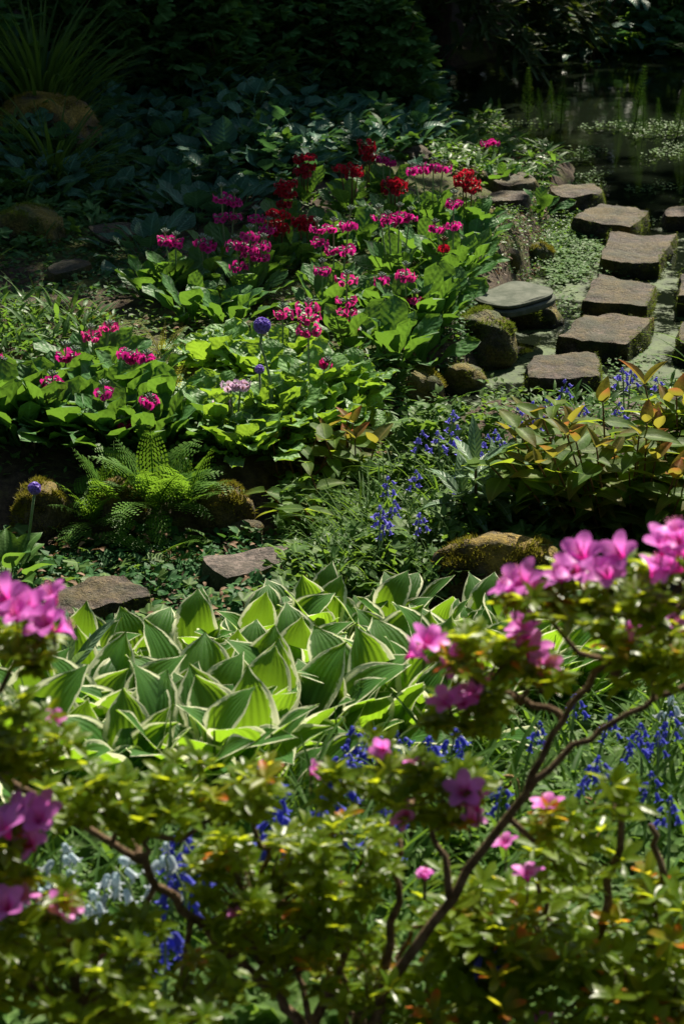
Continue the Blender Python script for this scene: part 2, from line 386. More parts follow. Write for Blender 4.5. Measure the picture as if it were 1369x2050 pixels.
def grid_leaf(L, W, prof, nl=7, nw=4, arch=.4, cup=.15, wave=0.0, wf=9.0, pet=0.0, pr=.003, seed=0, twist=0.0, corr=0.0):
    rg = random.Random(seed); V, F, UV = [], [], []
    ph = rg.uniform(0, 6.28)
    y0 = 0.0
    if pet > 0:
        for i, t in enumerate((0, .5, 1.0)):
            for k in range(3):
                an = 2 * math.pi * k / 3
                V.append((pr * math.cos(an), pet * t, pr * .8 * math.sin(an) - .02 * pet * math.sin(t * 3.14)))
                UV.append((.5, 0.0))
            if i:
                for k in range(3):
                    q = (i - 1) * 3; F.append((q + k, q + (k + 1) % 3, q + 3 + (k + 1) % 3, q + 3 + k))
        y0 = pet
    o = len(V); y, z = y0, 0.0
    for i in range(nl + 1):
        t = i / nl; w = W / 2 * prof(t)
        if i:
            ph_ = arch * (t ** 1.2); y += math.cos(ph_) * L / nl; z -= math.sin(ph_) * L / nl
        tw = twist * t
        for j in range(nw + 1):
            s = 2 * j / nw - 1
            dz = cup * w * s * s + wave * (abs(s) ** 2) * math.sin(t * wf + ph + (1.3 if s > 0 else 0)) * W
            if corr: dz += corr * W * (1 if j % 2 else -1) * min(1, w / (W * .3))
            x = s * w
            V.append((x * math.cos(tw) - dz * math.sin(tw), y, z + dz * math.cos(tw) + x * math.sin(tw)))
            UV.append((.5 + .5 * s, t))
    for i in range(nl):
        for j in range(nw):
            q = o + i * (nw + 1) + j; F.append((q, q + 1, q + nw + 2, q + nw + 1))
    return V, F, UV
def leaf_tpls(name, mat, n, L, W, prof, **kw):
    out = []
    for i in range(n):
        rg = random.Random(name + str(i)); k = dict(kw)
        k['arch'] = k.get('arch', .4) * rg.uniform(.5, 1.5); k['cup'] = k.get('cup', .15) * rg.uniform(.5, 1.5); k['twist'] = rg.uniform(-.35, .35)
        out.append(Tpl(name, *grid_leaf(L * rg.uniform(.9, 1.1), W * rg.uniform(.88, 1.12), prof, seed=i, **k), [mat]))
    return out
ovate = lambda t: max(.02, math.sin(math.pi * min(1, t ** .62)) ** .85) if t < 1 else .01
hosta_p = lambda t: max(.01, math.sin(math.pi * min(1, t * .90 + .085) ** .80) ** .70 * (1 - .85 * max(0, (t - .78) / .22) ** 1.3)) if t < 1 else .01
obov = lambda t: (.14 + .30 * t + .62 * sstep(.15, .7, t)) * math.sqrt(max(0, 1 - max(0, (t - .72) / .28) ** 2.2)) + .01
lance = lambda t: max(.03, math.sin(math.pi * t ** .8)) if 0 < t < 1 else .04
ellip = lambda t: math.sqrt(max(.001, 1 - (2 * t - 1) ** 2)) if t < 1 else .03
blade_p = lambda t: (1 - t ** 2.5) * (.7 + .3 * math.sin(3.14 * t)) + .02

LEAF = {}
LEAF['hosta'] = leaf_tpls('leaf', 'hosta', 14, .170, .108, hosta_p, nl=12, nw=8, arch=.95, cup=.28, wave=.05, wf=9, pet=.12, pr=.004, corr=.003)
LEAF['primula'] = leaf_tpls('leaf', 'primula', 10, .185, .082, obov, nl=9, nw=4, arch=.50, cup=.20, wave=.095, wf=14)
MAT['primula_sunlit'] = leaf_mat('sunlit primula leaf', (.075, .18, .045), (.13, .25, .075), (.34, .56, .035), .48, .36, 'pinnate', bump=.6, rib=7, wrinkle=15, mid=.4, spec=.25)  # brighter copy of the primula leaf, sun and glare put into its colour
LEAF['crinkled'] = leaf_tpls('leaf', 'primula_sunlit', 10, .16, .080, obov, nl=12, nw=6, arch=.65, cup=.15, wave=.13, wf=19)
for t_ in LEAF['primula'] + LEAF['crinkled']:
    k_ = .007 if t_ in LEAF['crinkled'] else .004
    for i_ in range(len(t_.V)): t_.V[i_, 2] += k_ * mnoise.fractal(Vector((t_.V[i_, 0] * 34, t_.V[i_, 1] * 34, hash(t_.V[5, 0]) % 97)), 1.0, 2.0, 2)
LEAF['azalea'] = leaf_tpls('leaf', 'azalea_leaf', 5, .028, .0105, ellip, nl=4, nw=2, arch=.4, cup=.35)
LEAF['azalea_new'] = leaf_tpls('leaf', 'azalea_new', 4, .028, .010, ellip, nl=4, nw=2, arch=.3, cup=.35)
LEAF['shrub'] = leaf_tpls('leaf', 'azalea_leaf', 4, .050, .019, ellip, nl=5, nw=2, arch=.4, cup=.25, pet=.004, pr=.001)
LEAF['shrub_new'] = leaf_tpls('leaf', 'azalea_new', 4, .046, .020, ellip, nl=5, nw=2, arch=.2, cup=.3, pet=.004, pr=.001)
LEAF['hyp_old'] = leaf_tpls('leaf', 'hyp_old', 5, .102, .052, ovate, nl=6, nw=4, arch=.5, cup=.2, wave=.03)
LEAF['hyp_new'] = leaf_tpls('leaf', 'hyp_new', 4, .080, .038, ovate, nl=6, nw=4, arch=.35, cup=.35, wave=.02)
LEAF['rhodo'] = leaf_tpls('leaf', 'rhodo', 5, .145, .036, lance, nl=7, nw=4, arch=.6, cup=.18, wave=.05, pet=.012, pr=.002)
LEAF['broad'] = leaf_tpls('leaf', 'dark_broad', 6, .12, .085, ovate, nl=6, nw=4, arch=.6, cup=.2, wave=.06, pet=.09, pr=.003)
LEAF['lance_dark'] = leaf_tpls('leaf', 'dark_leaf', 4, .12, .032, lance, nl=5, nw=2, arch=.6, cup=.2, pet=.01, pr=.002)
LEAF['lance_mid'] = leaf_tpls('leaf', 'mid_leaf', 4, .085, .018, lance, nl=5, nw=2, arch=.6, cup=.2)
LEAF['blade'] = leaf_tpls('leaf', 'blade_dark', 6, .50, .013, blade_p, nl=9, nw=2, arch=1.1, cup=.4)
LEAF['grass'] = leaf_tpls('leaf', 'grass', 6, .26, .008, blade_p, nl=6, nw=2, arch=1.1, cup=.4)
LEAF['strap'] = leaf_tpls('leaf', 'grass', 4, .24, .014, blade_p, nl=6, nw=2, arch=1.0, cup=.4)
LEAF['small'] = leaf_tpls('leaflet', 'ivy', 5, .024, .020, ovate, nl=3, nw=2, arch=.4, cup=.2)
LEAF['herb'] = leaf_tpls('leaflet', 'herb', 5, .036, .019, ovate, nl=3, nw=2, arch=.5, cup=.25)
LEAF['cress'] = leaf_tpls('leaflet', 'cress', 4, .020, .018, ellip, nl=3, nw=2, arch=.3, cup=.2)
LEAF['tiny'] = leaf_tpls('leaflet', 'mid_leaf', 4, .022, .011, ovate, nl=3, nw=2, arch=.3, cup=.2)
LEAF['litter'] = leaf_tpls('dry_leaf', 'litter', 5, .030, .014, ellip, nl=3, nw=2, arch=1.0, cup=.4)
LEAF['tree'] = leaf_tpls('leaf', 'tree_leaf', 4, .20, .12, ovate, nl=3, nw=2, arch=.5, cup=.2)

def lobed_tpl(seed, mat, r=.05, lobes=5):
    rg = random.Random(seed); V, UV, F = [(0, 0, 0)], [(.5, .5)], []
    n = lobes * 6
    for i in range(n):
        th = -2.5 + 5.0 * i / (n - 1); k = abs(math.cos(th * lobes / 2 * .99 * 1.25))
        rr = r * (.48 + .52 * k ** .7) * (1.1 - .18 * abs(th) / 2.5) * rg.uniform(.93, 1.05)
        V.append((rr * math.sin(th), r * .25 + rr * math.cos(th), .10 * r * math.cos(th * 5) - .35 * rr * rr / r)); UV.append((.5 + .5 * math.sin(th), .5 + .5 * math.cos(th)))
    for i in range(1, n): F.append((0, i + 1, i))
    return Tpl('leaf', V, F, UV, [mat])
LEAF['lobed_dark'] = [lobed_tpl(i, 'dark_leaf', .055) for i in range(4)]
LEAF['lobed_herb'] = [lobed_tpl(9 + i, 'herb', .032) for i in range(3)]

# ------------------------------------------------------------------ flower shapes
def petal_ring(n, fn, wid, nl=4, nw=2, notch=.12, a0=0.0, span=1.0):
    """fn(t) -> (radius, z); wid(t) -> half width"""
    V, F, UV = [], [], []
    for p in range(n):
        an = a0 + 2 * math.pi * p / n; ca, sa = math.cos(an), math.sin(an); o = len(V)
        for i in range(nl + 1):
            t = i / nl; r, z = fn(t); w = wid(t)
            for j in range(nw + 1):
                s = 2 * j / nw - 1; rr = r * (1 - (notch * (1 - abs(s)) if i == nl else 0)); zz = z + .12 * w * s * s
                V.append((rr * ca - s * w * sa, rr * sa + s * w * ca, zz)); UV.append((.5 + .5 * s, t))
        for i in range(nl):
            for j in range(nw):
                q = o + i * (nw + 1) + j; F.append((q, q + 1, q + nw + 2, q + nw + 1))
    return V, F, UV
FL = {}
def mk_primula(mat):
    V, F, UV = petal_ring(5, lambda t: (.08 + .92 * t, .06 + .18 * t * t), lambda t: .10 + .46 * sstep(0, .75, t) * (1 - .25 * max(0, t - .7) / .3), nl=3, nw=2, notch=.16)
    o = len(V)
    for k in range(5):
        an = 2 * math.pi * k / 5
        V += [(.13 * math.cos(an), .13 * math.sin(an), .06), (.10 * math.cos(an), .10 * math.sin(an), -1.1)]; UV += [(.5, 0), (.5, 0)]
    for k in range(5):
        a, b = o + 2 * k, o + 2 * ((k + 1) % 5); F.append((a, b, b + 1, a + 1))
    F.append(tuple(o + 2 * k for k in range(5)))
    return Tpl('flower', V, F, UV, [mat])
for k in ('magenta', 'pinkish', 'crimson', 'lilac', 'violet'): FL[k] = mk_primula(k)
def mk_bell(mat):
    V, F, UV = [], [], []; n = 6
    prof = [(0, .12), (.12, .30), (.55, .34), (.82, .42), (1.0, .62), (.93, .80)]
    for i, (l, r) in enumerate(prof):
        for k in range(n * 2):
            an = math.pi * k / n; rr = r * (1.0 if k % 2 == 0 else (.92 if i < 3 else .62 if i == 3 else .45)); ll = l if (k % 2 == 0 or i < 4) else .78
            V.append((rr * math.cos(an), rr * math.sin(an), -ll)); UV.append((.5, i / 5))
        if i:
            for k in range(2 * n):
                q = (i - 1) * 2 * n; F.append((q + k, q + (k + 1) % (2 * n), q + 2 * n + (k + 1) % (2 * n), q + 2 * n + k))
    return Tpl('flower', V, F, UV, [mat])
FL['bell'] = mk_bell('bluebell'); FL['wbell'] = mk_bell('whitebell'); FL['bell_deep'] = mk_bell('bluebell_deep')
def mk_azalea(seed):
    rg = random.Random(seed); o = rg.uniform(.85, 1.1)
    V, F, UV = petal_ring(5, lambda t: (.07 + .15 * t + .78 * o * t ** 1.7, .95 * t ** .75 - .30 * max(0, t - .65) ** 1.2 * 2), lambda t: .06 + .34 * math.sin(min(1, t * 1.02) * 3.14 * .60) ** 1.2 * (1 - .55 * max(0, t - .75) / .25), nl=6, nw=4, notch=-.10)
    return Tpl('flower', V, F, UV, ['azalea_flower'])
AZF = [mk_azalea(i) for i in range(4)]
def mk_stamens():
    ts = []
    for k in range(7):
        an = k * .9; r = .10 + .05 * (k % 3)
        ts.append(tube_data([(0, 0, .1), (r * .6 * math.cos(an), r * .6 * math.sin(an), .7), (r * 2 * math.cos(an), r * 2 * math.sin(an), 1.15)], [.018, .016, .022], 3))
    return merge_raw('stamens', ts, 'stamen')
STAM = mk_stamens()
STEM = {k: tube_tpl('stem', [(0, 0, 0), (0, 0, .33), (0, 0, .66), (0, 0, 1)], [1.15, 1.05, .95, .8], k, 6) for k in ('stalk', 'mealy', 'redstalk', 'twig')}
def stem_M(a, b, r):
    d = Vector(b) - Vector(a)
    return T(a) @ d.to_track_quat('Z', 'Y').to_matrix().to_4x4() @ Matrix.Diagonal((r, r, d.length, 1))
def mk_calyx(n, seed, mat):
    rg = random.Random(seed); ts = []; ends = []
    for k in range(n):
        an = 2 * math.pi * k / n + rg.uniform(-.2, .2); up = rg.uniform(.0, .5); l = rg.uniform(.8, 1.1)
        e = Vector((math.cos(an) * l, math.sin(an) * l, up))
        ts.append(tube_data([(0, 0, 0), e * .55 + Vector((0, 0, .12)), e * .62 + Vector((0, 0, .1)), e], [.035, .035, .12, .15], 4)); ends.append((e, an))
    ts.append(tube_data([(0, 0, -.1), (0, 0, .1)], [.10, .10], 5))
    return merge_raw('flower_whorl', ts, mat), ends
WHORL = {m: [mk_calyx(n, 7 * n + i, m) for i in range(2) for n in (8, 10, 12)] for m in ('mealy', 'redstalk')}
def mk_buds(mat):
    ts = []
    for k in range(9):
        an = k * 2.4; r = .08 * math.sqrt(k)
        p = Vector((r * 1.6 * math.cos(an), r * 1.6 * math.sin(an), .35 - r * .6))
        ts.append(tube_data([p * .3, p, p + p.normalized() * .22, p + p.normalized() * .30], [.03, .10, .09, .01], 4))
    return merge_raw('buds', ts, mat)
BUDS = {m: mk_buds(m) for m in ('mealy', 'redstalk')}

def mk_frond(seed, mat, n=22, wide=.22, arch=1.0, pin=6):
    rg = random.Random(seed); V, F, UV = [], [], []
    pts = []; y = z = 0.0
    N = 40
    for i in range(N + 1):
        t = i / N; pts.append(Vector((0, y, z))); a = arch * t ** 1.3; y += math.cos(a) / N; z -= math.sin(a) / N
    def P(t):
        f = t * N; i = min(N - 1, int(f)); return pts[i].lerp(pts[i + 1], f - i), (pts[i + 1] - pts[i]).normalized()
    tv, tf = tube_data([P(t)[0] for t in (0, .25, .5, .75, 1)], [.007, .006, .005, .003, .001], 3)
    V += [tuple(v) for v in tv]; F += tf; UV += [(.5, .1)] * len(tv)
    for i in range(n):
        t = .14 + .85 * (i / n) ** .95; p, d = P(t); nrm = Vector((0, -d.z, d.y)); nrm = nrm if nrm.z > 0 else -nrm
        l = wide * (math.sin(math.pi * min(1, .22 + .78 * i / n)) ** .9 * .95 + .05)
        for sd in (-1, 1):
            ax = (Vector((sd, 0, 0)) * .93 + d * .36 + nrm * rg.uniform(-.12, .18)).normalized(); sde = nrm.cross(ax)
            for q in range(pin):
                s0 = q / pin; c = p + ax * l * s0 * (1 - .02 * q) - nrm * .25 * l * s0 * s0
                pl = l * .20 * (1 - .75 * s0) + .002; pw = l / pin * .46
                for s2 in (-1, 1):
                    o = len(V); tip = c + sde * s2 * pl + ax * pw * .9
                    V += [tuple(c - ax * pw * .5), tuple(c + sde * s2 * pl * .6 - ax * pw * .25), tuple(tip), tuple(c + ax * pw * .9)]
                    UV += [(.5, .2), (.3, .5), (.1, 1), (.5, .5)]; F.append((o, o + 1, o + 2, o + 3))
    return Tpl('frond', V, F, UV, [mat])
FROND = [mk_frond(i, 'fern', 15, .24, a, 5) for i, a in enumerate((.4, .7, 1.0, 1.3))]
FROND_SMALL = [mk_frond(10 + i, 'fern', 16, .16, a, 2) for i, a in enumerate((.7, 1.2))]
FROND_OLD = [mk_frond(20 + i, 'fern_old', 16, .12, a, 2) for i, a in enumerate((.6, 1.1))]
def mk_horsetail(seed):
    rg = random.Random(seed); V, F = tube_data([(0, 0, 0), (0, 0, .5), (0, 0, 1)], [.010, .008, .003], 5); V = [tuple(v) for v in V]; UV = [(.5, .5)] * len(V)
    for w in range(19):
        z = .14 + .85 * w / 19; l = .17 * (1 - .78 * (w / 19) ** 1.3) * (.5 + .5 * min(1, w / 3))
        for k in range(11):
            an = 2 * math.pi * k / 11 + rg.uniform(-.2, .2); up = rg.uniform(.25, .55); o = len(V); ca, sa = math.cos(an), math.sin(an); wd = .0035
            V += [(-wd * sa, wd * ca, z), (wd * sa, -wd * ca, z), (l * .6 * ca + wd * sa, l * .6 * sa - wd * ca, z + l * up * .5), (l * .6 * ca - wd * sa, l * .6 * sa + wd * ca, z + l * up * .5), (l * ca, l * sa, z + l * up * 1.2)]
            UV += [(.5, .5)] * 5; F += [(o, o + 1, o + 2, o + 3), (o + 3, o + 2, o + 4)]
    return Tpl('branches', V, F, UV, ['horsetail'])
HORSE = [mk_horsetail(i) for i in range(3)]

# ------------------------------------------------------------------ ordinals for labels
ORD = ['leftmost', 'second', 'third', 'fourth', 'fifth', 'sixth', 'seventh', 'eighth', 'ninth', 'tenth', 'eleventh', 'twelfth', 'thirteenth', 'fourteenth', 'fifteenth', 'sixteenth', 'seventeenth', 'eighteenth', 'nineteenth', 'twentieth', 'twenty-first', 'twenty-second', 'twenty-third', 'twenty-fourth']
def ordinals(objs, what, where):
    objs = sorted(objs, key=lambda o: o.location.x / max(.1, depth_of(o.location)))
    for i, o in enumerate(objs):
        o['label'] = f'{what}, {ORD[i]} {where}' if i == 0 else f'{what}, {ORD[i]} from the left {where}'

# ------------------------------------------------------------------ the setting
def axis(segs):
    out = [segs[0][0]]
    for a, b, st in segs:
        n = max(1, int(round((b - a) / st))); out += [a + (b - a) * (i + 1) / n for i in range(n)]
    return np.array(out)
gx = axis([(-80, -8, 6), (-8, -2.6, .3), (-2.6, 3.4, .045), (3.4, 8, .3), (8, 80, 6)])
gy = axis([(-40, 0, 4), (0, 2.4, .12), (2.4, 9.5, .045), (9.5, 16, .08), (16, 24, .4), (24, 150, 7)])
X, Y = np.meshgrid(gx, gy); Z = height(X, Y)
nx, ny = len(gx), len(gy)
idx = np.arange(nx * ny).reshape(ny, nx)
Fq = np.stack([idx[:-1, :-1], idx[:-1, 1:], idx[1:, 1:], idx[1:, :-1]], -1).reshape(-1, 4)
tag(ob('ground', np_mesh('ground', np.stack([X, Y, Z], -1).reshape(-1, 3), Fq.ravel(), np.arange(len(Fq)) * 4, None, [MAT['soil']])), 'mossy brown garden soil under all the planting', kind='structure')
wv = [(-4, 3.9, 0), (6, 3.9, 0), (6, 16.4, 0), (-4, 16.4, 0)]
tag(ob('water', np_mesh('water', np.array(wv, float), [0, 1, 2, 3], [0], None, [MAT['water']])), 'dark pond and stream water with green algae film', kind='structure')

rng = np.random.default_rng(11); rnd = random.Random(5)
def in_poly(P, poly):
    x, y = P[:, 0], P[:, 1]; c = np.zeros(len(P), bool); n = len(poly)
    for i in range(n):
        (x1, y1), (x2, y2) = poly[i], poly[(i + 1) % n]
        k = ((y1 > y) != (y2 > y)) & (x < (x2 - x1) * (y - y1) / (y2 - y1 + 1e-9) + x1); c ^= k
    return c
def scatter(poly, n):
    """n points on the terrain inside an outline of the photograph, even over the ground"""
    poly = np.array(poly, float); lo, hi = poly.min(0), poly.max(0); out = []; tot = 0
    W = np.array([hit(u, v)[:2] for u, v in poly]); lo, hi = W.min(0), W.max(0)
    while tot < n:
        P = rng.uniform(lo, hi, (4 * n, 2)); P = P[in_poly(P, [tuple(w) for w in W])]; out.append(P); tot += len(P)
    P = np.concatenate(out)[:n]
    return np.column_stack([P, height(P[:, 0], P[:, 1])])
def leaf_cloud(pts, tpls, hmin, hmax, el=(0.0, .9), s=(.7, 1.3), clump=0.0):
    items = []
    for p in pts:
        az = rnd.uniform(0, 6.283); k = rnd.random()
        hh = hmin + (hmax - hmin) * k * (1.0 if not clump else max(0, .55 + clump * float(vnoise(p[0], p[1], 4.0, 3))))
        items.append((rnd.choice(tpls), pose((p[0], p[1], max(p[2], .004) + hh), az, rnd.uniform(*el), rnd.uniform(-.5, .5), rnd.uniform(*s))))
    return items
def stuff(name, label, items):
    return tag(ob(name, join_items(name, items)), label, name.replace('_', ' '), kind='stuff')

# ------------------------------------------------------------------ slabs and rocks
def slab(name, label, cat, corners, ztop, zbot, mat, group=None, seed=0, rough=.006, rim=.003, round_=.06, nx=16, ny=12, dip=0.0, tilt=0.0, moss=0):
    if ztop is None:
        ztop = sum(hit(u, v).z for u, v in corners) / 4 + .045; zbot = ztop - .16
    C = [Vector(at(u, v, ztop).tolist()) for u, v in corners]        # back-left, back-right, front-right, front-left
    c0 = sum(C, Vector()) / 4; base = Vector((c0.x, c0.y, zbot)); V, F = [], []
    def P(s, t):
        s2 = s * math.sqrt(1 - round_ * t * t / 2); t2 = t * math.sqrt(1 - round_ * s * s / 2)
        a, b = (s2 + 1) / 2, (t2 + 1) / 2
        return C[0].lerp(C[1], a).lerp(C[3].lerp(C[2], a), b)
    def N(p, f): return mnoise.fractal(p * f + Vector((seed * 3.1, seed * 1.7, 0)), 1.0, 2.0, 4)
    for j in range(ny + 1):
        for i in range(nx + 1):
            s, t = 2 * i / nx - 1, 2 * j / ny - 1; p = P(s, t); e = max(abs(s), abs(t))
            p.z += N(p, 9) * rough * 1.6 + N(p, 30) * rough * .5 - rim * max(0, (e - .80) / .20) ** 2 - dip * (1 - s * s) + tilt * s
            if e > .99: p += (p - c0) * .085 * N(p, 9) * (1 if e > .99 else 0)
            V.append(p - base)
    for j in range(ny):
        for i in range(nx):
            q = j * (nx + 1) + i; F.append((q, q + nx + 1, q + nx + 2, q + 1))
    ring = [i for i in range(nx)] + [j * (nx + 1) + nx for j in range(ny)] + [ny * (nx + 1) + nx - i for i in range(nx)] + [(ny - j) * (nx + 1) for j in range(ny)]
    lv = 5; m = len(ring); prev = list(range(len(V), len(V) + m)); V += [V[r].copy() for r in ring]
    for l in range(1, lv + 1):
        f = l / lv; new = []
        for k, r in enumerate(ring):
            p = V[r].copy(); w = Vector((p.x, p.y, 0)); pw = p + base
            p.z = V[r].z * (1 - f); out = (.020 * N(pw + Vector((0, 0, f)), 11) + .012 * math.sin(f * 3.14)) * (1 if f < 1 else .5)
            p += w.normalized() * out; new.append(len(V)); V.append(p)
        for k in range(m): F.append((prev[k], prev[(k + 1) % m], new[(k + 1) % m], new[k]))
        prev = new
    F.append(tuple(prev))
    me = Tpl(name, [tuple(v) for v in V], F, [(0, 0)] * len(V), [mat]).me
    if moss:
        r = thing(name, cat, base, label, group); ob('stone', me, r)
        moss_on(r, me, 'moss_green', moss, .005, .011, seed=seed, side=True, zmin=-zbot - .01)
        return r
    o = ob(name, me); o.location = base
    return tag(o, label, cat, group)

def moss_on(root, me, mat, n, lmin=.007, lmax=.016, nzmin=.15, seed=0, part=True, side=False, zmin=-9):
    """short moss blades standing on the upper faces of a rock"""
    rg = np.random.default_rng(seed); npy = len(me.polygons)
    ce = np.empty(npy * 3); me.polygons.foreach_get('center', ce); ce = ce.reshape(-1, 3)
    no = np.empty(npy * 3); me.polygons.foreach_get('normal', no); no = no.reshape(-1, 3)
    ar = np.empty(npy); me.polygons.foreach_get('area', ar)
    w = ar * np.clip((no[:, 2] - nzmin) * 2, 0, 1) * np.clip(.15 + 2.0 * vnoise(ce[:, 0] + seed, ce[:, 1] + ce[:, 2], 16.0), 0.0, 1)
    if side:
        w = ar * (np.abs(no[:, 2]) < .6) * (ce[:, 2] > zmin) * np.clip(.25 + 1.5 * vnoise(ce[:, 0] * 1.0 + seed, ce[:, 1] + ce[:, 2], 11.0) + .6 * (no[:, 0] > .3), 0.02, 1)
    if w.sum() <= 0: return
    k = rg.choice(npy, n, p=w / w.sum()); jit = rg.normal(0, 1, (n, 3)) * np.sqrt(ar[k])[:, None] * .5
    jit -= no[k] * (jit * no[k]).sum(1)[:, None]
    b = ce[k] + jit; d = no[k] + rg.normal(0, .55, (n, 3)); d /= np.linalg.norm(d, axis=1)[:, None]
    sd = np.cross(d, rg.normal(0, 1, (n, 3))); sd /= np.linalg.norm(sd, axis=1)[:, None]
    L = rg.uniform(lmin, lmax, n)[:, None]
    V = np.stack([b - sd * L * .16 - no[k] * .003, b + sd * L * .16 - no[k] * .003, b + d * L], 1).reshape(-1, 3)
    m = np_mesh('moss', V, np.arange(3 * n), np.arange(n) * 3, np.tile([(.4, 0), (.6, 0), (.5, 1)], (n, 1)), [MAT[mat]])
    return tag(ob('moss', m, root), kind='stuff')

def rock(name, label, u, vb, wpx, hpx, mat, depth=1.0, seed=0, sub=4, amp=.22, moss=None, nm=0, flat=.55, sink=.35, group=None, cat='rock', yo=.8):
    p = hit(u, vb); k = depth_of(p) / FPX; w = wpx * k / 2; h = hpx * k
    bm = bmesh.new(); bmesh.ops.create_icosphere(bm, subdivisions=sub, radius=1.0)
    for v in bm.verts:
        c = v.co.copy(); s = Vector((seed * 5.3, seed * 2.9, seed))
        f = 1 + amp * mnoise.fractal(c * 1.1 + s, 1, 2, 3) + amp * .35 * mnoise.fractal(c * 3.5 + s, .8, 2, 4)
        cell = mnoise.voronoi(c * 1.3 + s)[0][0]; f *= 1 - .10 * cell
        z = c.z * f
        if z > 0 and flat: z = z * (1 - flat) + flat * math.tanh(z * 2.2) * .62
        v.co = (c.x * f * w, c.y * f * w * depth, z * h * .95)
    me = bpy.data.meshes.new(name); bm.to_mesh(me); bm.free(); me.materials.append(MAT[mat])
    me.polygons.foreach_set('use_smooth', np.full(len(me.polygons), True))
    if moss:
        r = thing(name, cat, (p.x, p.y + w * depth * yo, p.z), label, group)
        ob('stone', me, r, T((0, 0, h * .05))); mo = moss_on(r, me, moss, nm, seed=seed)
        if mo: mo.matrix_basis = T((0, 0, h * .05))
        return r
    o = ob(name, me); o.location = (p.x, p.y + w * depth * yo, p.z + h * .05)
    return tag(o, label, cat, group)

G1 = 'stepping stones across the stream'
slab('stepping_stone', 'sunlit pinkish stepping stone with a dished top, farthest square one', 'stepping stone', [(1222,464),(1354,466),(1318,524),(1200,515)], .075, -.08, 'stone', G1, 1, dip=.012, moss=1800)
slab('stepping_stone', 'tilted brown square stepping stone just in front of the sunlit dished one', 'stepping stone', [(1197,544),(1314,567),(1293,613),(1163,600)], .072, -.08, 'stone', G1, 2, moss=1800)
slab('stepping_stone', 'widest dark stepping stone with golden moss down its right side', 'stepping stone', [(1168,629),(1311,631),(1256,688),(1120,673)], .075, -.08, 'stone', G1, 3, moss=1800)
slab('stepping_stone', 'nearest stepping stone with rounded corners above the bluebells', 'stepping stone', [(1060,708),(1198,701),(1206,754),(1052,757)], .085, -.08, 'stone', G1, 4, round_=.4, moss=1800)
slab('stepping_stone', 'shaded pointed slab behind the sunlit dished stepping stone', 'stepping stone', [(1200,404),(1305,420),(1262,456),(1143,436)], .085, -.08, 'stone', G1, 5, round_=.35, moss=1800)
slab('stepping_stone', 'long low slab with a mossy front beside the dark pond', 'stepping stone', [(1092,372),(1186,364),(1213,386),(1122,396)], .095, -.08, 'stone', G1, 6, round_=.5, moss=1800)
slab('flat_stone', 'flat brown stone with a pale crusted end behind red primulas', 'stone', [(962,345),(1050,343),(1078,362),(1008,374)], .13, -.05, 'stone', 'flat stones at the pond edge', 7, round_=.5)
slab('flat_stone', 'small dark flat stone under the pale crusted one', 'stone', [(976,383),(1056,379),(1058,398),(982,402)], .15, .0, 'stone', 'flat stones at the pond edge', 8, round_=.5)
slab('paving_slab', 'pinkish slab half hidden behind bluebells and orange leaves', 'stone', [(1138,806),(1262,792),(1290,832),(1126,842)], .06, -.08, 'stone_pink', None, 9)
slab('stream_stone', 'dark mossy block at the right edge, upper of two', 'stone', [(1362,548),(1450,545),(1450,596),(1358,592)], .085, -.08, 'stone', 'blocks at the right edge', 10, moss=1800)
slab('stream_stone', 'dark mossy block at the right edge, lower of two', 'stone', [(1364,640),(1460,638),(1460,690),(1360,684)], .085, -.08, 'stone', 'blocks at the right edge', 11, moss=1800)
slab('stream_stone', 'small black stone on the water beside the pointed slab', 'stone', [(1335,412),(1420,408),(1430,432),(1328,436)], .06, -.08, 'stone', 'blocks at the right edge', 12, round_=.6)
slab('flat_stone', 'uppermost shaded flat stone left of the pink primulas', 'stone', [(172,452),(262,440),(296,458),(214,486)], None, .05, 'stone', 'shaded flat stones on the left', 13, round_=.5)
slab('flat_stone', 'middle shaded flat stone left of the pink primulas', 'stone', [(88,530),(165,515),(188,530),(108,550)], None, .05, 'stone', 'shaded flat stones on the left', 14, round_=.5)
slab('flat_stone', 'lowest shaded flat stone left of the pink primulas', 'stone', [(20,602),(100,584),(158,596),(80,626)], None, .05, 'stone', 'shaded flat stones on the left', 15, round_=.5)
slab('channel_stone', 'thick dark slab behind the left end of the hosta bed', 'stone', [(118,1167),(252,1148),(314,1192),(80,1238)], .13, -.10, 'stone', None, 16, nx=20, ny=16, round_=.35, rough=.008, moss=1200)
slab('channel_stone', 'thin grey pink slab lying in the channel behind hostas', 'stone', [(398,1112),(600,1084),(592,1116),(452,1160)], .10, -.08, 'stone_pink', None, 17, round_=.3)

rock('mossy_rock', 'rounded mossy boulder behind the drumstick flower at left edge', 78, 1092, 135, 140, 'rock_gold', 1.0, 1, moss='moss', nm=2600)
rock('mossy_rock', 'mossy rock hidden behind the big green fern', 232, 1062, 115, 118, 'rock_gold', .9, 2, moss='moss', nm=1500)
rock('mossy_rock', 'golden mossy rock right of the big green fern', 455, 1078, 130, 118, 'rock_gold', 1.0, 3, moss='moss', nm=2600)
rock('mossy_rock', 'dark bare rock overhanging the channel below golden moss', 492, 1090, 78, 48, 'stone', 1.0, 4, flat=.3)
rock('mossy_rock', 'large flat boulder with golden moss top behind the right hostas', 1000, 1222, 300, 165, 'rock_gold', .55, 5, moss='moss', nm=3200, flat=.5)
rock('mossy_rock', 'mossy rock under the right end of the grey plastic lid', 1056, 690, 150, 150, 'rock_moss', .8, 61, moss='moss_green', nm=4200, flat=.75, amp=.3, yo=.2)
rock('mossy_rock', 'mossy rock under the left end of the grey plastic lid', 955, 705, 150, 112, 'rock_moss', .8, 62, moss='moss_green', nm=4200, flat=.75, amp=.3, yo=.2)
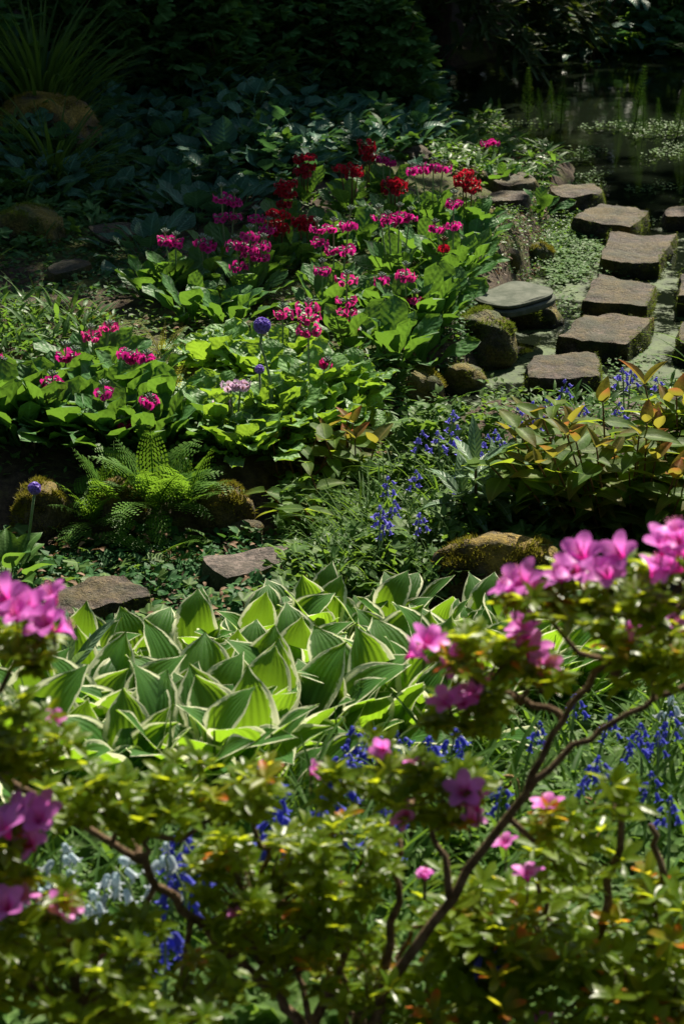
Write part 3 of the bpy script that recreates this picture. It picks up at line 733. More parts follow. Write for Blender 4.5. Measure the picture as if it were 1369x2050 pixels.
rock('mossy_rock', 'dark mossy rock below left of the grey plastic lid', 915, 745, 140, 105, 'rock_moss', .9, 7, moss='moss_green', nm=1200)
rock('mossy_rock', 'low mossy rock at the front right corner of the flower bed', 815, 800, 140, 66, 'rock_moss', 1.0, 8, moss='moss', nm=2000)
rock('mossy_rock', 'small dark mossy rock beside the orange leaved shoot', 778, 885, 60, 50, 'rock_moss', 1.0, 9, moss='moss_green', nm=500)
rock('small_rock', 'little dark block on the soil above the grey lid', 1022, 528, 46, 34, 'stone', .9, 10, sub=3, amp=.12)
rock('mossy_rock', 'mossy rock on the bank left of the bright water plants', 1078, 545, 66, 70, 'rock_moss', 1.2, 11, moss='moss', nm=1200)
rock('mossy_rock', 'big shaded boulder with orange moss under the tall sedge', 80, 318, 240, 150, 'rock_gold', .7, 12, moss='moss', nm=2200)
rock('mossy_rock', 'dark mossy boulder below the drooping sedge at left edge', 52, 492, 160, 90, 'rock_moss', .8, 13, moss='moss_green', nm=1400)
rock('mossy_rock', 'small olive mossy rock behind the left primula clump', 190, 668, 90, 40, 'rock_moss', .9, 14, moss='moss', nm=900)
rock('small_rock', 'dark boulder behind the tallest crimson primula', 826, 326, 92, 38, 'stone', .8, 15)
rock('mossy_rock', 'mossy stone ledge behind the low slab by the pond', 930, 455, 120, 52, 'rock_moss', .8, 16, moss='moss', nm=900, flat=.4)

# grey moulded lid
def lid():
    out = [(945,590),(968,580),(990,572),(1008,564),(1030,560),(1062,563),(1098,570),(1110,578),(1104,588),(1072,598),(1040,607),(1012,611),(980,606),(955,600)]
    z0 = .165; P = [Vector(at(u, v, z0 + .04).tolist()) for u, v in out]; c = sum(P, Vector()) / len(P)
    # smooth the outline
    for _ in range(2):
        Q = []
        for i in range(len(P)):
            a, b = P[i], P[(i + 1) % len(P)]; Q += [a.lerp(b, .25), a.lerp(b, .75)]
        P = Q
    r = thing('plastic_lid', 'lid', (c.x, c.y, z0), 'wavy grey green plastic lid lying on a mossy rock', None)
    def layer(name, z1, z2, s1, s2, gro):
        V, F = [], []; n = len(P)
        rings = [(s1 * .98, z1), (s1, z1 + (z2 - z1) * .25), (s1 * 1.0, z1 + (z2 - z1) * .75), (s2 * .985, z2 - .002), (s2 * .95, z2), (s2 * .8, z2 + .001), (s2 * .6, z2 + .002), (s2 * .4, z2 + .002), (s2 * .2, z2 + .002)]
        for s, z in rings:
            for p in P:
                q = c + (p - c) * s; g = gro * .007 * math.sin((q.x - c.x) * 26 + (q.y - c.y) * 5) if s < .96 * s2 + .001 else 0
                V.append((q.x - c.x, q.y - c.y, z + g - z0))
        for l in range(len(rings) - 1):
            for k in range(n): F.append((l * n + k, l * n + (k + 1) % n, (l + 1) * n + (k + 1) % n, (l + 1) * n + k))
        F.append(tuple((len(rings) - 1) * n + k for k in range(n))); F.append(tuple(range(n - 1, -1, -1)))
        me = Tpl(name, V, F, [(0, 0)] * len(V), ['lid']).me; me.polygons.foreach_set('use_smooth', np.full(len(F), False)); ob(name, me, r)
    layer('base_tray', z0 - .010, z0 + .016, 1.05, 1.04, 0)
    layer('top_cover', z0 + .022, z0 + .037, .985, .975, .5)
lid()

# ------------------------------------------------------------------ background: yew, shade trees, shrubs
def yew():
    base = Vector((.62, 13.9, gz(.62, 13.9))); r = thing('yew_tree', 'tree', base, 'dark yew with drooping branches at the pond corner', None)
    ob('trunk', tube_tpl('trunk', [(0, 0, -.1), (.03, 0, .8), (-.04, .02, 1.8), (0, 0, 3.4)], [.13, .10, .08, .03], 'bark', 8).me, r)
    V, F, UV = [], [], []
    for k in range(26):                                             # one spray of needles
        t = k / 25; l = .022 * (1 - .5 * t)
        for s in (-1, 1):
            o = len(V); y = .16 * t; V += [(0, y, 0), (s * l, y + l * .45, .004), (s * l * .9, y + l * .45 + .006, .0), (0, y + .006, 0)]; UV += [(.5, .1), (.1, 1), (.2, 1), (.5, .1)]; F.append((o, o + 1, o + 2, o + 3))
    spray = Tpl('spray', V, F, UV, ['yew'])
    rg = random.Random(3)
    for b in range(46):
        z = .12 + 3.2 * (b / 45) ** 1.6; az = b * 2.399 + rg.uniform(-.3, .3); L = (1.05 - .22 * z) * rg.uniform(.8, 1.15)
        d = Vector((math.sin(az), math.cos(az), 0)); st = Vector((0, 0, z + .45)); pts = [st + d * L * t + Vector((0, 0, .12 * t - .62 * t * t)) for t in (0, .3, .6, .85, 1)]
        zmin = gz(base.x + pts[-1].x, base.y + pts[-1].y) - base.z + .08
        pts = [Vector((p.x, p.y, max(p.z, zmin))) for p in pts]
        br = ob('branch', tube_tpl('branch', pts, [.018, .014, .010, .006, .003], 'bark', 4).me, r)
        items = []
        for q in range(170):
            t = rg.random() ** .7; i = min(3, int(t * 4)); p = pts[i].lerp(pts[i + 1], t * 4 - i)
            p = p + Vector((rg.gauss(0, .09 * (1.15 - t * .5)), rg.gauss(0, .09), rg.gauss(-.03, .06)))
            items.append((spray, pose(p, az + rg.uniform(-1.1, 1.1), rg.uniform(-.9, .35), rg.uniform(-.5, .5), rg.uniform(.7, 1.3))))
        tag(ob('needles', join_items('needles', items), br), kind='stuff')
yew()

def shade_tree(x, y, cz, rr, hgt, n, seed, label, ox=0.0, oy=0.0, ls=1.0):
    rg = random.Random(seed); b = Vector((x, y, gz(x, y) - .1)); r = thing('tree', 'tree', b, label, 'tall trees behind the garden')
    top = Vector((ox + rg.uniform(-.3, .3), oy + rg.uniform(-.3, .3), cz + hgt * .6))
    ob('trunk', tube_tpl('trunk', [(0, 0, 0), top * .3 + Vector((.1, 0, 0)), top * .65, top], [.20, .16, .11, .03], 'bark', 8).me, r)
    items = []
    for l in range(16):
        az = l * 2.4; e = Vector((ox + math.sin(az) * rr * .8, oy + math.cos(az) * rr * .8, cz + rg.uniform(-.4, .55) * hgt)); s = top * ((e.z - .6) / top.z)
        ob('limb', tube_tpl('limb', [s * .96, s.lerp(e, .5) + Vector((0, 0, .15)), e], [.06, .04, .01], 'bark', 5).me, r)
    cl = [Vector((ox + rg.gauss(0, .5) * rr, oy + rg.gauss(0, .5) * rr, cz + rg.gauss(0, .4) * hgt)) for _ in range(60)]
    for k in range(n):
        c = rg.choice(cl); p = c + Vector((rg.gauss(0, .28), rg.gauss(0, .28), rg.gauss(0, .2)))
        items.append((rg.choice(LEAF['tree']), pose(p, rg.uniform(0, 6.28), rg.uniform(-.7, .5), rg.uniform(-.6, .6), ls * rg.uniform(.7, 1.3))))
    tag(ob('crown', join_items('crown', items), r), kind='stuff')
shade_tree(-1.9, 14.6, 4.4, 1.7, 1.6, 3600, 1, 'tall tree behind the dark shrubs at the left edge')
shade_tree(-2.9, 12.0, 4.2, 1.25, 1.2, 5000, 5, 'leaning tree beyond the left edge, its crown over the shaded bed', 2.35, .7)
shade_tree(.1, 16.0, 5.0, 1.8, 1.7, 6000, 6, 'tall tree straight behind the yew', .5, -.6)
shade_tree(-.2, 17.8, 5.4, 2.2, 2.2, 6500, 2, 'tall tree behind the dark shrubs left of the yew')
shade_tree(2.2, 20.6, 6.4, 2.4, 2.4, 6500, 3, 'tall tree on the far bank right of the yew')
shade_tree(6.0, 20.2, 6.2, 2.3, 2.4, 6000, 4, 'tall tree on the far bank beyond the right edge')

def shrub(name, label, u, v, rad, hgt, tpls, n, keep, seed, cat='shrub', group=None, stem='twig', el=(-.3, .7), s=(.8, 1.3), nst=7, loc=None):
    rg = random.Random(seed); p = hit(u, v) if loc is None else Vector(loc); r = thing(name, cat, p, label, group); items = []
    for k in range(nst):
        az = rg.uniform(0, 6.28); q = Vector((math.sin(az) * rad * rg.uniform(.2, .8), math.cos(az) * rad * rg.uniform(.2, .8), hgt * rg.uniform(.6, .95)))
        ob('stem', STEM[stem].me, r, stem_M((q.x * .15, q.y * .15, -.02), q, .006 * rg.uniform(.7, 1.3)))
    for k in range(n):
        az = rg.uniform(0, 6.28); z = rg.random() ** .7; rr = rad * math.sqrt(rg.random()) * (1 - .5 * z ** 2) * (.85 + .25 * math.sin(az * 3 + seed))
        q = p + Vector((math.sin(az) * rr, math.cos(az) * rr, .03 + hgt * z * (1 - .35 * (rr / rad) ** 2)))
        items.append((rg.choice(tpls), pose(q, az + rg.uniform(-.9, .9), rg.uniform(*el), rg.uniform(-.5, .5), rg.uniform(*s))))
    place(r, 'leaf', items, keep)
    return r
for i, (x, y, rad, h, lb) in enumerate([(1.3,18.6,1.3,3.2,'bush added to darken the pond reflection, left of three behind the pond'),(3.3,18.9,1.4,3.4,'bush added to darken the pond reflection, middle of three behind the pond'),(5.6,18.4,1.5,3.4,'bush added to darken the pond reflection, right of three behind the pond'),(-1.2,17.4,1.4,3.0,'bush added to darken the pond reflection, behind the back row of shrubs'),(-3.6,16.4,1.4,3.0,'bush added to darken the pond reflection, at the far left behind the sedge'),(-1.0,22,2.2,5.0,'bush added to darken the pond reflection, left of three in the farthest row'),(2.6,22,2.4,5.0,'bush added to darken the pond reflection, middle of three in the farthest row'),(6.4,21.5,2.4,5.0,'bush added to darken the pond reflection, right of three in the farthest row')]):
    shrub('added_bush', lb, 0, 0, rad, h, LEAF['tree'], 3200, 0, 30 + i, s=(1.2, 2.0), cat='bush', group='added bushes darkening the pond reflection', loc=(x, y, gz(x, y)))  # bushes added so the pond mirrors dark leaves instead of bright sky
for i, (x, y, cz, rr, hg, lb) in enumerate([(-3.5,-5.0,5.0,3.0,3.4,'unseen tree added to block sky light, behind the viewer on the left'),(1.5,-6.0,5.2,3.2,3.6,'unseen tree added to block sky light, straight behind the viewer'),(6.0,-3.5,5.0,3.0,3.4,'unseen tree added to block sky light, behind the viewer on the right'),(-6.5,1.5,4.8,2.8,3.4,'unseen tree added to block sky light, left of the azaleas'),(-6.8,7.5,4.8,2.8,3.2,'unseen tree added to block sky light, left of the primula bed'),(8.2,3.5,4.8,2.8,3.2,'unseen tree added to block sky light, right of the azaleas')]):
    shade_tree(x, y, cz, rr, hg, 3200, 70 + i, lb, ls=2.6)  # unseen trees added around the camera to cut the sky fill
# dark lobed shrubs along the back
Bk = []
for i, (u, v, rad, h) in enumerate([(215,175,.45,.75),(330,150,.5,.85),(440,175,.45,.7),(560,150,.5,.8),(660,175,.42,.75),(760,215,.38,.6)]):
    Bk.append(shrub('leafy_shrub', None, u, v, rad, h, LEAF['lobed_dark'], 620, 60, 40 + i, group='dark leafy shrubs along the back'))
ordinals(Bk, 'dark leafy shrub', 'in the shaded row along the back')
Bk = []
for i, (u, v, rad, h) in enumerate([(400,95,.7,1.1),(620,85,.7,1.1),(150,95,.7,1.1),(-60,120,.6,1.0)]):
    Bk.append(shrub('leafy_shrub', None, u, v, rad, h, LEAF['lobed_dark'], 600, 20, 60 + i, group='almost black shrubs at the very back'))
ordinals(Bk, 'almost black shrub', 'at the very top behind the other shrubs')
# blue-green broad leaved perennials
def clump(name, label, cat, u, v, tpls, n, rad, el, s, seed, group=None, keep=60, loc=None):
    rg = random.Random(seed); p = hit(u, v) if loc is None else Vector(loc); r = thing(name, cat, p, label, group); items = []
    for k in range(n):
        f = (k + .5) / n; az = k * 2.399 + rg.uniform(-.4, .4); e = el[1] + (el[0] - el[1]) * f + rg.uniform(-.15, .15)
        q = p + Vector((math.sin(az) * rad * f, math.cos(az) * rad * f, 0))
        q.z = gz(q.x, q.y) - .005
        items.append((rg.choice(tpls), pose(q, az + rg.uniform(-.3, .3), e, rg.uniform(-.25, .25), rg.uniform(*s))))
    place(r, 'leaf', items, keep)
    return r
Bd = []
for i, (u, v, s) in enumerate([(250,330,1.0),(330,300,1.0),(380,390,1.1),(455,345,1.25),(515,330,1.3),(570,350,1.1),(455,430,1.0),(400,450,1.1),(340,430,1.1),(300,385,1.0),(640,260,1.0),(720,280,1.0),(790,290,1.0),(830,275,.9),(540,270,1.0),(440,265,1.0),(300,510,1.0)]):
    Bd.append((v, clump('broad_leaved_perennial', None, 'perennial', u, v, LEAF['broad'], 26, .16, (.35, 1.1), (.75 * s, 1.15 * s), 80 + i, 'blue green perennials behind the primulas')))
front = [o for v, o in Bd if v >= 340]; back = [o for v, o in Bd if v < 340]
ordinals(front, 'blue green broad leaved clump', 'in the row just behind the primulas')
ordinals(back, 'blue green broad leaved clump', 'in the shaded upper row')
# sedges on the left
clump('sedge_clump', 'tall sedge with upright blades at the top left corner', 'sedge', 85, 235, LEAF['blade'], 230, .16, (.85, 1.5), (.9, 1.5), 101, 'sedges on the left bank', 200)
clump('sedge_clump', 'drooping sedge below the orange mossy boulder', 'sedge', 110, 372, LEAF['blade'], 210, .10, (.3, 1.3), (.7, 1.15), 102, 'sedges on the left bank', 200)
clump('sedge_clump', 'thin dark sedge among the back shrubs', 'sedge', 450, 200, LEAF['blade'], 90, .08, (.4, 1.3), (.8, 1.3), 103, 'sedges on the left bank', 90)
# far bank, top right
shrub('leafy_shrub', 'blue green shrub hanging over the far bank of the pond', 1165, 118, .55, .65, LEAF['broad'], 190, 90, 110, s=(.8, 1.3))
shrub('leafy_shrub', 'dark shrub in the top right corner above the pond', 1340, 95, .6, .6, LEAF['lobed_dark'], 420, 60, 111)
fr = thing('fern', 'fern', hit(1270, 112), 'bright spreading fern on the far bank at top right')
for k in range(14):
    ob('frond', FROND_SMALL[k % 2].me, fr, pose((0, 0, .02), k * 2.399, .5 + .05 * (k % 5), 0, .75 + .03 * (k % 4)))
shrub('overhanging_shrub', 'sunlit yellow green twig hanging in at the top right', 1148, 70, .25, 1.05, LEAF['lance_mid'], 160, 80, 113, s=(1.2, 2.0))

# ------------------------------------------------------------------ horsetails
def horsetail(u, v, h, group, tilt=.14):
    p = hit(u, v); p.z = max(p.z, -.02); r = thing('horsetail', 'horsetail', p, None, group)
    M = Matrix.Rotation(rnd.uniform(0, 6), 4, 'Z') @ Matrix.Rotation(rnd.uniform(-tilt, tilt), 4, 'X') @ Matrix.Rotation(rnd.uniform(-tilt, tilt), 4, 'Y')
    ob('branches', rnd.choice(HORSE).me, r, M @ Matrix.Diagonal((h, h, h, 1))); return r
H1 = [horsetail(u, v, h, 'horsetails in the pond') for u, v, h in [(962,290,.22),(1000,282,.18),(1054,280,.36),(1068,305,.16),(1104,282,.28),(1120,290,.36),(1088,300,.30)]]
ordinals(H1, 'feathery green horsetail', 'of the pond group right of the yew')
H2 = [horsetail(u, v, h, 'horsetails in the pond') for u, v, h in [(1236,298,.26),(1266,292,.40),(1284,310,.30),(1318,300,.24),(1352,306,.36),(1400,300,.4)]]
ordinals(H2, 'feathery green horsetail', 'of the pond group by the right edge')
H3 = [horsetail(u, v, h, 'horsetails in front of the hostas') for u, v, h in [(520,1640,.2),(560,1650,.22),(600,1640,.2),(640,1630,.16),(700,1560,.24),(250,1760,.2)]]
ordinals(H3, 'dark feathery horsetail', 'in front of the hosta bed')

# ------------------------------------------------------------------ primulas
def primula(label, u, v, stems=(), col='magenta', nleaf=13, s=1.0, seed=None, group='candelabra primulas', fr=.0128, name='candelabra_primula', el=(.62, 1.40), leaf='primula'):
    """stems: (u, [v of each whorl from the top], bud v or None, spread)"""
    seed = int(u * 7 + v) if seed is None else seed
    rg = random.Random(seed); p = hit(u, v); r = thing(name, 'primula', p, label, group)
    stk = 'redstalk' if col == 'crimson' else 'mealy'
    for k in range(nleaf):
        f = (k + .5) / nleaf; az = k * 2.399 + rg.uniform(-.35, .35)
        e = el[1] + (el[0] - el[1]) * f + rg.uniform(-.15, .15)
        q = Vector((math.sin(az), math.cos(az), 0)) * (.012 + .03 * f); q.z = -.008
        ob('leaf', rg.choice(LEAF[leaf]).me, r, pose(q, az, e, rg.uniform(-.3, .3), s * rg.uniform(.78, 1.15)))
    for si, (su, wv_, bv, sp) in enumerate(stems):
        yy = p.y + rg.uniform(-.02, .02); W = [at_y(su, vv, yy) - p for vv in wv_]
        top = (at_y(su, bv, yy) - p) if bv else W[0] + Vector((0, 0, .004))
        b = Vector((W[0].x * .35, 0, 0)); ob('stem', STEM['redstalk' if col == 'crimson' else 'stalk'].me, r, stem_M(b, top, .0032))
        if bv: ob('buds', BUDS[stk].me, r, T(top - Vector((0, 0, .006))) @ Matrix.Diagonal((.030, .030, .034, 1)))
        for wi, w in enumerate(W):
            cme, ends = rg.choice(WHORL[stk]); R_ = .030 * sp * rg.uniform(.9, 1.1)
            # keep the whorl on the stem line
            t = (w.z - b.z) / max(.01, top.z - b.z); w = Vector((b.x + (top.x - b.x) * t, b.y + (top.y - b.y) * t, w.z))
            wo = ob('flower_whorl', cme.me, r, T(w) @ Matrix.Rotation(rg.uniform(0, 6), 4, 'Z') @ Matrix.Diagonal((R_, R_, R_, 1)))
            for e, an in ends:
                if rg.random() < .06: continue
                dr = Vector((math.cos(an), math.sin(an), rg.uniform(-.55, .35)))
                M = T(e) @ dr.to_track_quat('Z', 'Y').to_matrix().to_4x4() @ Matrix.Rotation(rg.uniform(0, 6), 4, 'Z')
                k = fr / R_ * rg.uniform(.85, 1.15)
                ob('flower', FL[col].me, wo, M @ Matrix.Diagonal((k, k, k, 1)))
    return r
CP_ = 'candelabra primula'
primula('tallest deep crimson candelabra primula, highest flower in the bed', 735, 395, [(733,[290,308],None,1.1),(740,[300,318],None,1.0)], 'crimson', 10, .8)
primula('shaded deep crimson primula at the back left of the bed', 612, 405, [(600,[322,345],None,1.0),(618,[318,338],None,1.0),(608,[352],None,1.0)], 'crimson', 12, .9)
primula('deep crimson primula between the shaded one and the dome', 702, 425, [(682,[342],None,1.0),(706,[340,352],None,1.1),(716,[350],None,.9)], 'crimson', 13, .9)
primula('deep crimson primula with a head above a smaller second ring', 572, 480, [(565,[375,388],None,1.05),(578,[372,392],None,1.05),(569,[412],None,.9)], 'crimson', 13, .95)
primula('crimson primula with one broad dome shaped head', 792, 460, [(780,[374,386],None,1.1),(800,[372,386],None,1.1),(790,[366],None,1.0)], 'crimson', 13, .95)
primula('bright crimson primula rightmost in the bed beside the flat stones', 935, 470, [(925,[358,372],None,1.1),(945,[368,382],None,1.1),(932,[350],None,.9)], 'crimson', 13, .95)
primula('shaded dark crimson primula in the middle of the bed', 612, 530, [(600,[448],None,1.0),(616,[444,458],None,1.0)], 'crimson', 12, .95)
primula('dark crimson primula tangled behind the magenta flowers', 560, 540, [(548,[432,452,470],None,1.0),(566,[436,462],None,1.0)], 'crimson', 12, .95)
primula('magenta primula with two tiers, leftmost tall one in the bed', 455, 540, [(443,[402,440],372,1.05),(470,[408,438],385,1.0)], 'magenta', 14, 1.0)
primula('dark magenta primula right of the tall two tiered one', 515, 560, [(512,[442],418,1.1),(537,[465],440,1.0)], 'magenta', 13, 1.0)
primula('large dense magenta primula mass at the left front of the bed', 498, 606, [(470,[498,538],476,1.15),(500,[478,512],455,1.15),(528,[498,520],474,1.1),(488,[500],480,1.1)], 'magenta', 16, 1.05)
primula('pale budded magenta primula at the far left of the bed', 352, 585, [(330,[485],464,1.0),(352,[490],470,.9)], 'magenta', 14, 1.0)
primula('small dark magenta primula left of the dense mass', 410, 580, [(405,[490],474,1.0),(418,[497],480,.9)], 'magenta', 13, 1.0)
primula('bright magenta primula with three two tiered stems at the bed centre', 668, 610, [(635,[462,490],442,1.05),(668,[462,502],442,1.05),(702,[456,506],418,1.1)], 'magenta', 15, 1.05)
primula('single ring magenta primula below the three stemmed one', 645, 640, [(645,[546],524,1.0)], 'magenta', 12, 1.0)
primula('magenta primula with four stacked rings on one stem', 694, 705, [(694,[566,606,632,660],548,1.05)], 'pinkish', 13, 1.05)
primula('purple magenta primula with many silver buds right of centre', 792, 570, [(758,[440],415,1.0),(776,[452],428,1.0),(800,[438],412,1.05),(822,[440],420,1.0)], 'magenta', 15, 1.05)
primula('pink magenta primula cluster between the two crimson heads', 862, 460, [(825,[345],330,.8),(845,[345],332,1.0),(868,[338],320,1.05),(888,[342],325,1.0)], 'magenta', 14, 1.0)
primula('magenta primula with two rings near the right edge of the bed', 905, 560, [(908,[412,456],386,1.05),(870,[462],444,.95)], 'magenta', 14, 1.05)
primula('small magenta primula beside the tallest crimson one', 775, 395, [(764,[322],312,.8),(782,[328],316,.7)], 'magenta', 11, .85)
primula('silvery budded magenta primula above the lower right rosette', 812, 660, [(812,[556],530,1.05),(832,[606],586,.9)], 'pinkish', 15, 1.05)
primula('sparse dark magenta primula left of the silvery budded one', 764, 650, [(764,[566],552,.85)], 'magenta', 14, 1.05)
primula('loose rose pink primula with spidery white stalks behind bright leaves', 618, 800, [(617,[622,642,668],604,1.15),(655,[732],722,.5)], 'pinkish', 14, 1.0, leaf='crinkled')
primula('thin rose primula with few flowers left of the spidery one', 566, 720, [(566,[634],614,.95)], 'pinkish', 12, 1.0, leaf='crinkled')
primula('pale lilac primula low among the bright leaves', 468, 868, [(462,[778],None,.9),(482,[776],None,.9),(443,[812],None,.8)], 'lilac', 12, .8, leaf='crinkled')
primula('small red primula flower low near the right edge of the bed', 888, 590, [(888,[500],480,.5)], 'crimson', 13, 1.0)
primula('purple tuft primula standing alone by the dark pond', 985, 330, [(972,[290],None,.9),(988,[288],None,.9)], 'magenta', 5, .6)
# left clump
primula('rose magenta primula topmost in the left clump', 198, 760, [(182,[676],656,.9),(220,[658],648,.85)], 'pinkish', 14, 1.05)
primula('rose magenta primula upper left in the left clump', 130, 800, [(132,[718],690,1.0),(150,[720],700,.8)], 'magenta', 14, 1.05)
primula('magenta primula pair at the right of the left clump', 275, 805, [(252,[715],705,.9),(295,[722],708,.8),(268,[722],712,.8)], 'magenta', 14, 1.05)
primula('drooping magenta primula at the middle left of the left clump', 104, 868, [(106,[772],750,1.0)], 'magenta', 15, 1.1)
primula('magenta primula with silver top in the middle of the left clump', 212, 890, [(208,[792],768,1.0)], 'magenta', 15, 1.1)
primula('low magenta primula at the right of the left clump above ferns', 292, 900, [(300,[808],796,.8),(245,[856],840,.7)], 'magenta', 14, 1.05)
primula('magenta primula cut off by the left edge', 4, 830, [(4,[742],722,.9),(-14,[722],706,.9)], 'magenta', 14, 1.05)
# rosettes without flowers
Rm = [primula(None, u, v, (), nleaf=14, s=s, name='primula_rosette', group='flowerless primula rosettes') for u, v, s in [(385,640,1.0),(310,600,.95),(455,650,1.0),(735,640,1.05),(860,690,1.1),(790,720,1.1),(835,735,1.0),(882,640,1.05),(930,548,1.0),(945,505,.95),(720,500,.95),(655,500,.95),(845,520,1.0)]]
ordinals(Rm, 'dark green primula rosette without flowers', 'in the main bed')
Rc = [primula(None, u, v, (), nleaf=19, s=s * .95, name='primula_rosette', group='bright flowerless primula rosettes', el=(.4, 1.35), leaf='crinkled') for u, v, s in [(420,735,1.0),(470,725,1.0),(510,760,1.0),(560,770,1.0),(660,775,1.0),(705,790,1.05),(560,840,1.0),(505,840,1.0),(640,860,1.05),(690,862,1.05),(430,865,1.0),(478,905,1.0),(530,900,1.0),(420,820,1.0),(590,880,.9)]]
ordinals(Rc, 'bright sunlit primula rosette', 'in the central clump')
Rl = [primula(None, u, v, (), nleaf=15, s=s, name='primula_rosette', group='flowerless rosettes in the left clump') for u, v, s in [(60,830,1.05),(160,845,1.1),(240,840,1.1),(325,840,1.0),(50,885,1.1),(140,885,1.1),(225,895,1.05),(10,870,1.1),(-60,870,1.1),(330,880,.9)]]
ordinals(Rl, 'green primula rosette without flowers', 'in the left clump')

# drumstick primulas: a globe of small violet flowers on a bent stalk
def drumstick(label, base, pts, rad, mat_n=46, dep=None):
    p = hit(*base); W = [at_y(u, v, p.y) - p for u, v in pts]; r = thing('drumstick_primula', 'primula', p, label, 'drumstick primulas')
    ob('stem', tube_tpl('stem', [Vector((W[0].x, 0, -.01))] + W, [.0045] + [.0042] * (len(W) - 1) + [.004], 'stalk', 6).me, r)
    c = W[-1] + Vector((0, 0, rad * .6)); items = []; rg = random.Random(rad)
    for k in range(mat_n):
        z = 1 - 1.75 * (k + .5) / mat_n; a = k * 2.399; d = Vector((math.sqrt(1 - z * z) * math.cos(a), math.sqrt(1 - z * z) * math.sin(a), z))
        kk = rad * .36 * rg.uniform(.85, 1.15); items.append((FL['violet'], T(c + d * rad * .85) @ d.to_track_quat('Z', 'Y').to_matrix().to_4x4() @ Matrix.Diagonal((kk, kk, kk, 1))))
    bm = bmesh.new(); bmesh.ops.create_icosphere(bm, subdivisions=2, radius=rad * .72, matrix=T(c)); me = bpy.data.meshes.new('flower_core'); bm.to_mesh(me); bm.free(); me.materials.append(MAT['violet']); ob('flower_core', me, r)
    ob('flower_head', join_items('flower_head', items), r)
    return r
drumstick('tall violet drumstick primula on a bent stalk at the bed centre', (546, 850), [(541,760),(530,715),(521,690),(525,662)], .026)
drumstick('smaller fading violet drumstick primula with a straight stalk', (524, 850), [(522,800),(520,745)], .015, 26)
drumstick('violet drumstick primula in front of the mossy boulder at far left', (54, 1150), [(58,1080),(64,1030),(70,985)], .018, 34)

# ------------------------------------------------------------------ ferns
def fern(label, u, v, n, s, seed, tpls=FROND, el=(.5, 1.2), az0=0, name='fern', group='ferns'):
    rg = random.Random(seed); p = hit(u, v); r = thing(name, 'fern', p, label, group)
    for k in range(n):
        f = (k + .5) / n; az = az0 + k * 2.399 + rg.uniform(-.3, .3)
        ob('frond', rg.choice(tpls).me, r, pose((0, 0, 0), az, el[1] + (el[0] - el[1]) * f, rg.uniform(-.3, .3), s * rg.uniform(.75, 1.15)))
    return r
fern('large bright green fern growing between the mossy rocks', 310, 1015, 15, .27, 1, el=(.5, 1.42))
fern('bright green fern crown right of the large one beside golden moss', 375, 1010, 11, .22, 31, el=(.5, 1.4))
fern('bright green fern crown left of the large one', 235, 1025, 11, .21, 32, el=(.4, 1.4))
fern('smaller green fern left of the large one beside the boulder', 190, 1050, 14, .20, 2, el=(.4, 1.35))
fern('green fern drooping into the dark channel', 322, 1110, 12, .20, 3, el=(-.4, .8))
fern('small fern with a frond reaching over the stream', 880, 825, 9, .22, 4, FROND_SMALL, el=(.2, .9))
fern('yellowish fern between the left clump and bright rosettes', 345, 800, 16, .17, 5, FROND_OLD, el=(.7, 1.4))
fern('yellow brown fern behind the left primula clump', 325, 720, 14, .16, 6, FROND_OLD, el=(.7, 1.4))
fern('dark fern at the left edge under the drooping sedge', 40, 395, 12, .32, 7, FROND_SMALL, el=(.2, 1.0))
fern('dark fern right of the one under the sedge', 150, 400, 9, .28, 8, FROND_SMALL, el=(.2, 1.0))
fern('pale fern frond lying over the water behind the pointed slab', 1205, 400, 5, .30, 9, FROND_SMALL, el=(.1, .4), az0=.8)
primula('green primula rosette on the bank behind the crimson head', 1002, 372, (), nleaf=9, s=.8, name='primula_rosette', group='rosettes at the pond edge')
primula('green primula rosette beside the small dark flat stone', 1080, 428, (), nleaf=8, s=.75, name='primula_rosette', group='rosettes at the pond edge')
fern('small pale fern at the front of the herb patch', 950, 1095, 7, .14, 10, FROND_SMALL, el=(.7, 1.3))
def crozier(label, u, v, top_v, turns):
    p = hit(u, v); top = at_y(u, top_v, p.y) - p; r = thing('fern_crozier', 'fern', p, label, 'unrolling fern croziers'); pts = [Vector((0, 0, -.01)), top * .35 + Vector((.006, 0, 0)), top * .75]
    R0 = .017
    for k in range(26):
        a = k / 25 * turns * 6.283; rr = R0 * (1 - .75 * k / 25); c = top + Vector((-R0, 0, -R0 * .4))
        pts.append(c + Vector((math.cos(a) * rr, .004 * k / 25, math.sin(a) * rr)))
    ob('stalk', tube_tpl('stalk', pts, [.0045] * 3 + [.0042 - .002 * k / 25 for k in range(26)], 'crozier', 6).me, r)
crozier('brown coiled fern crozier among the bluebells at right', 1190, 1720, 1608, 1.6)
crozier('thin coiled fern crozier left of the brown one', 1035, 1690, 1562, 1.1)

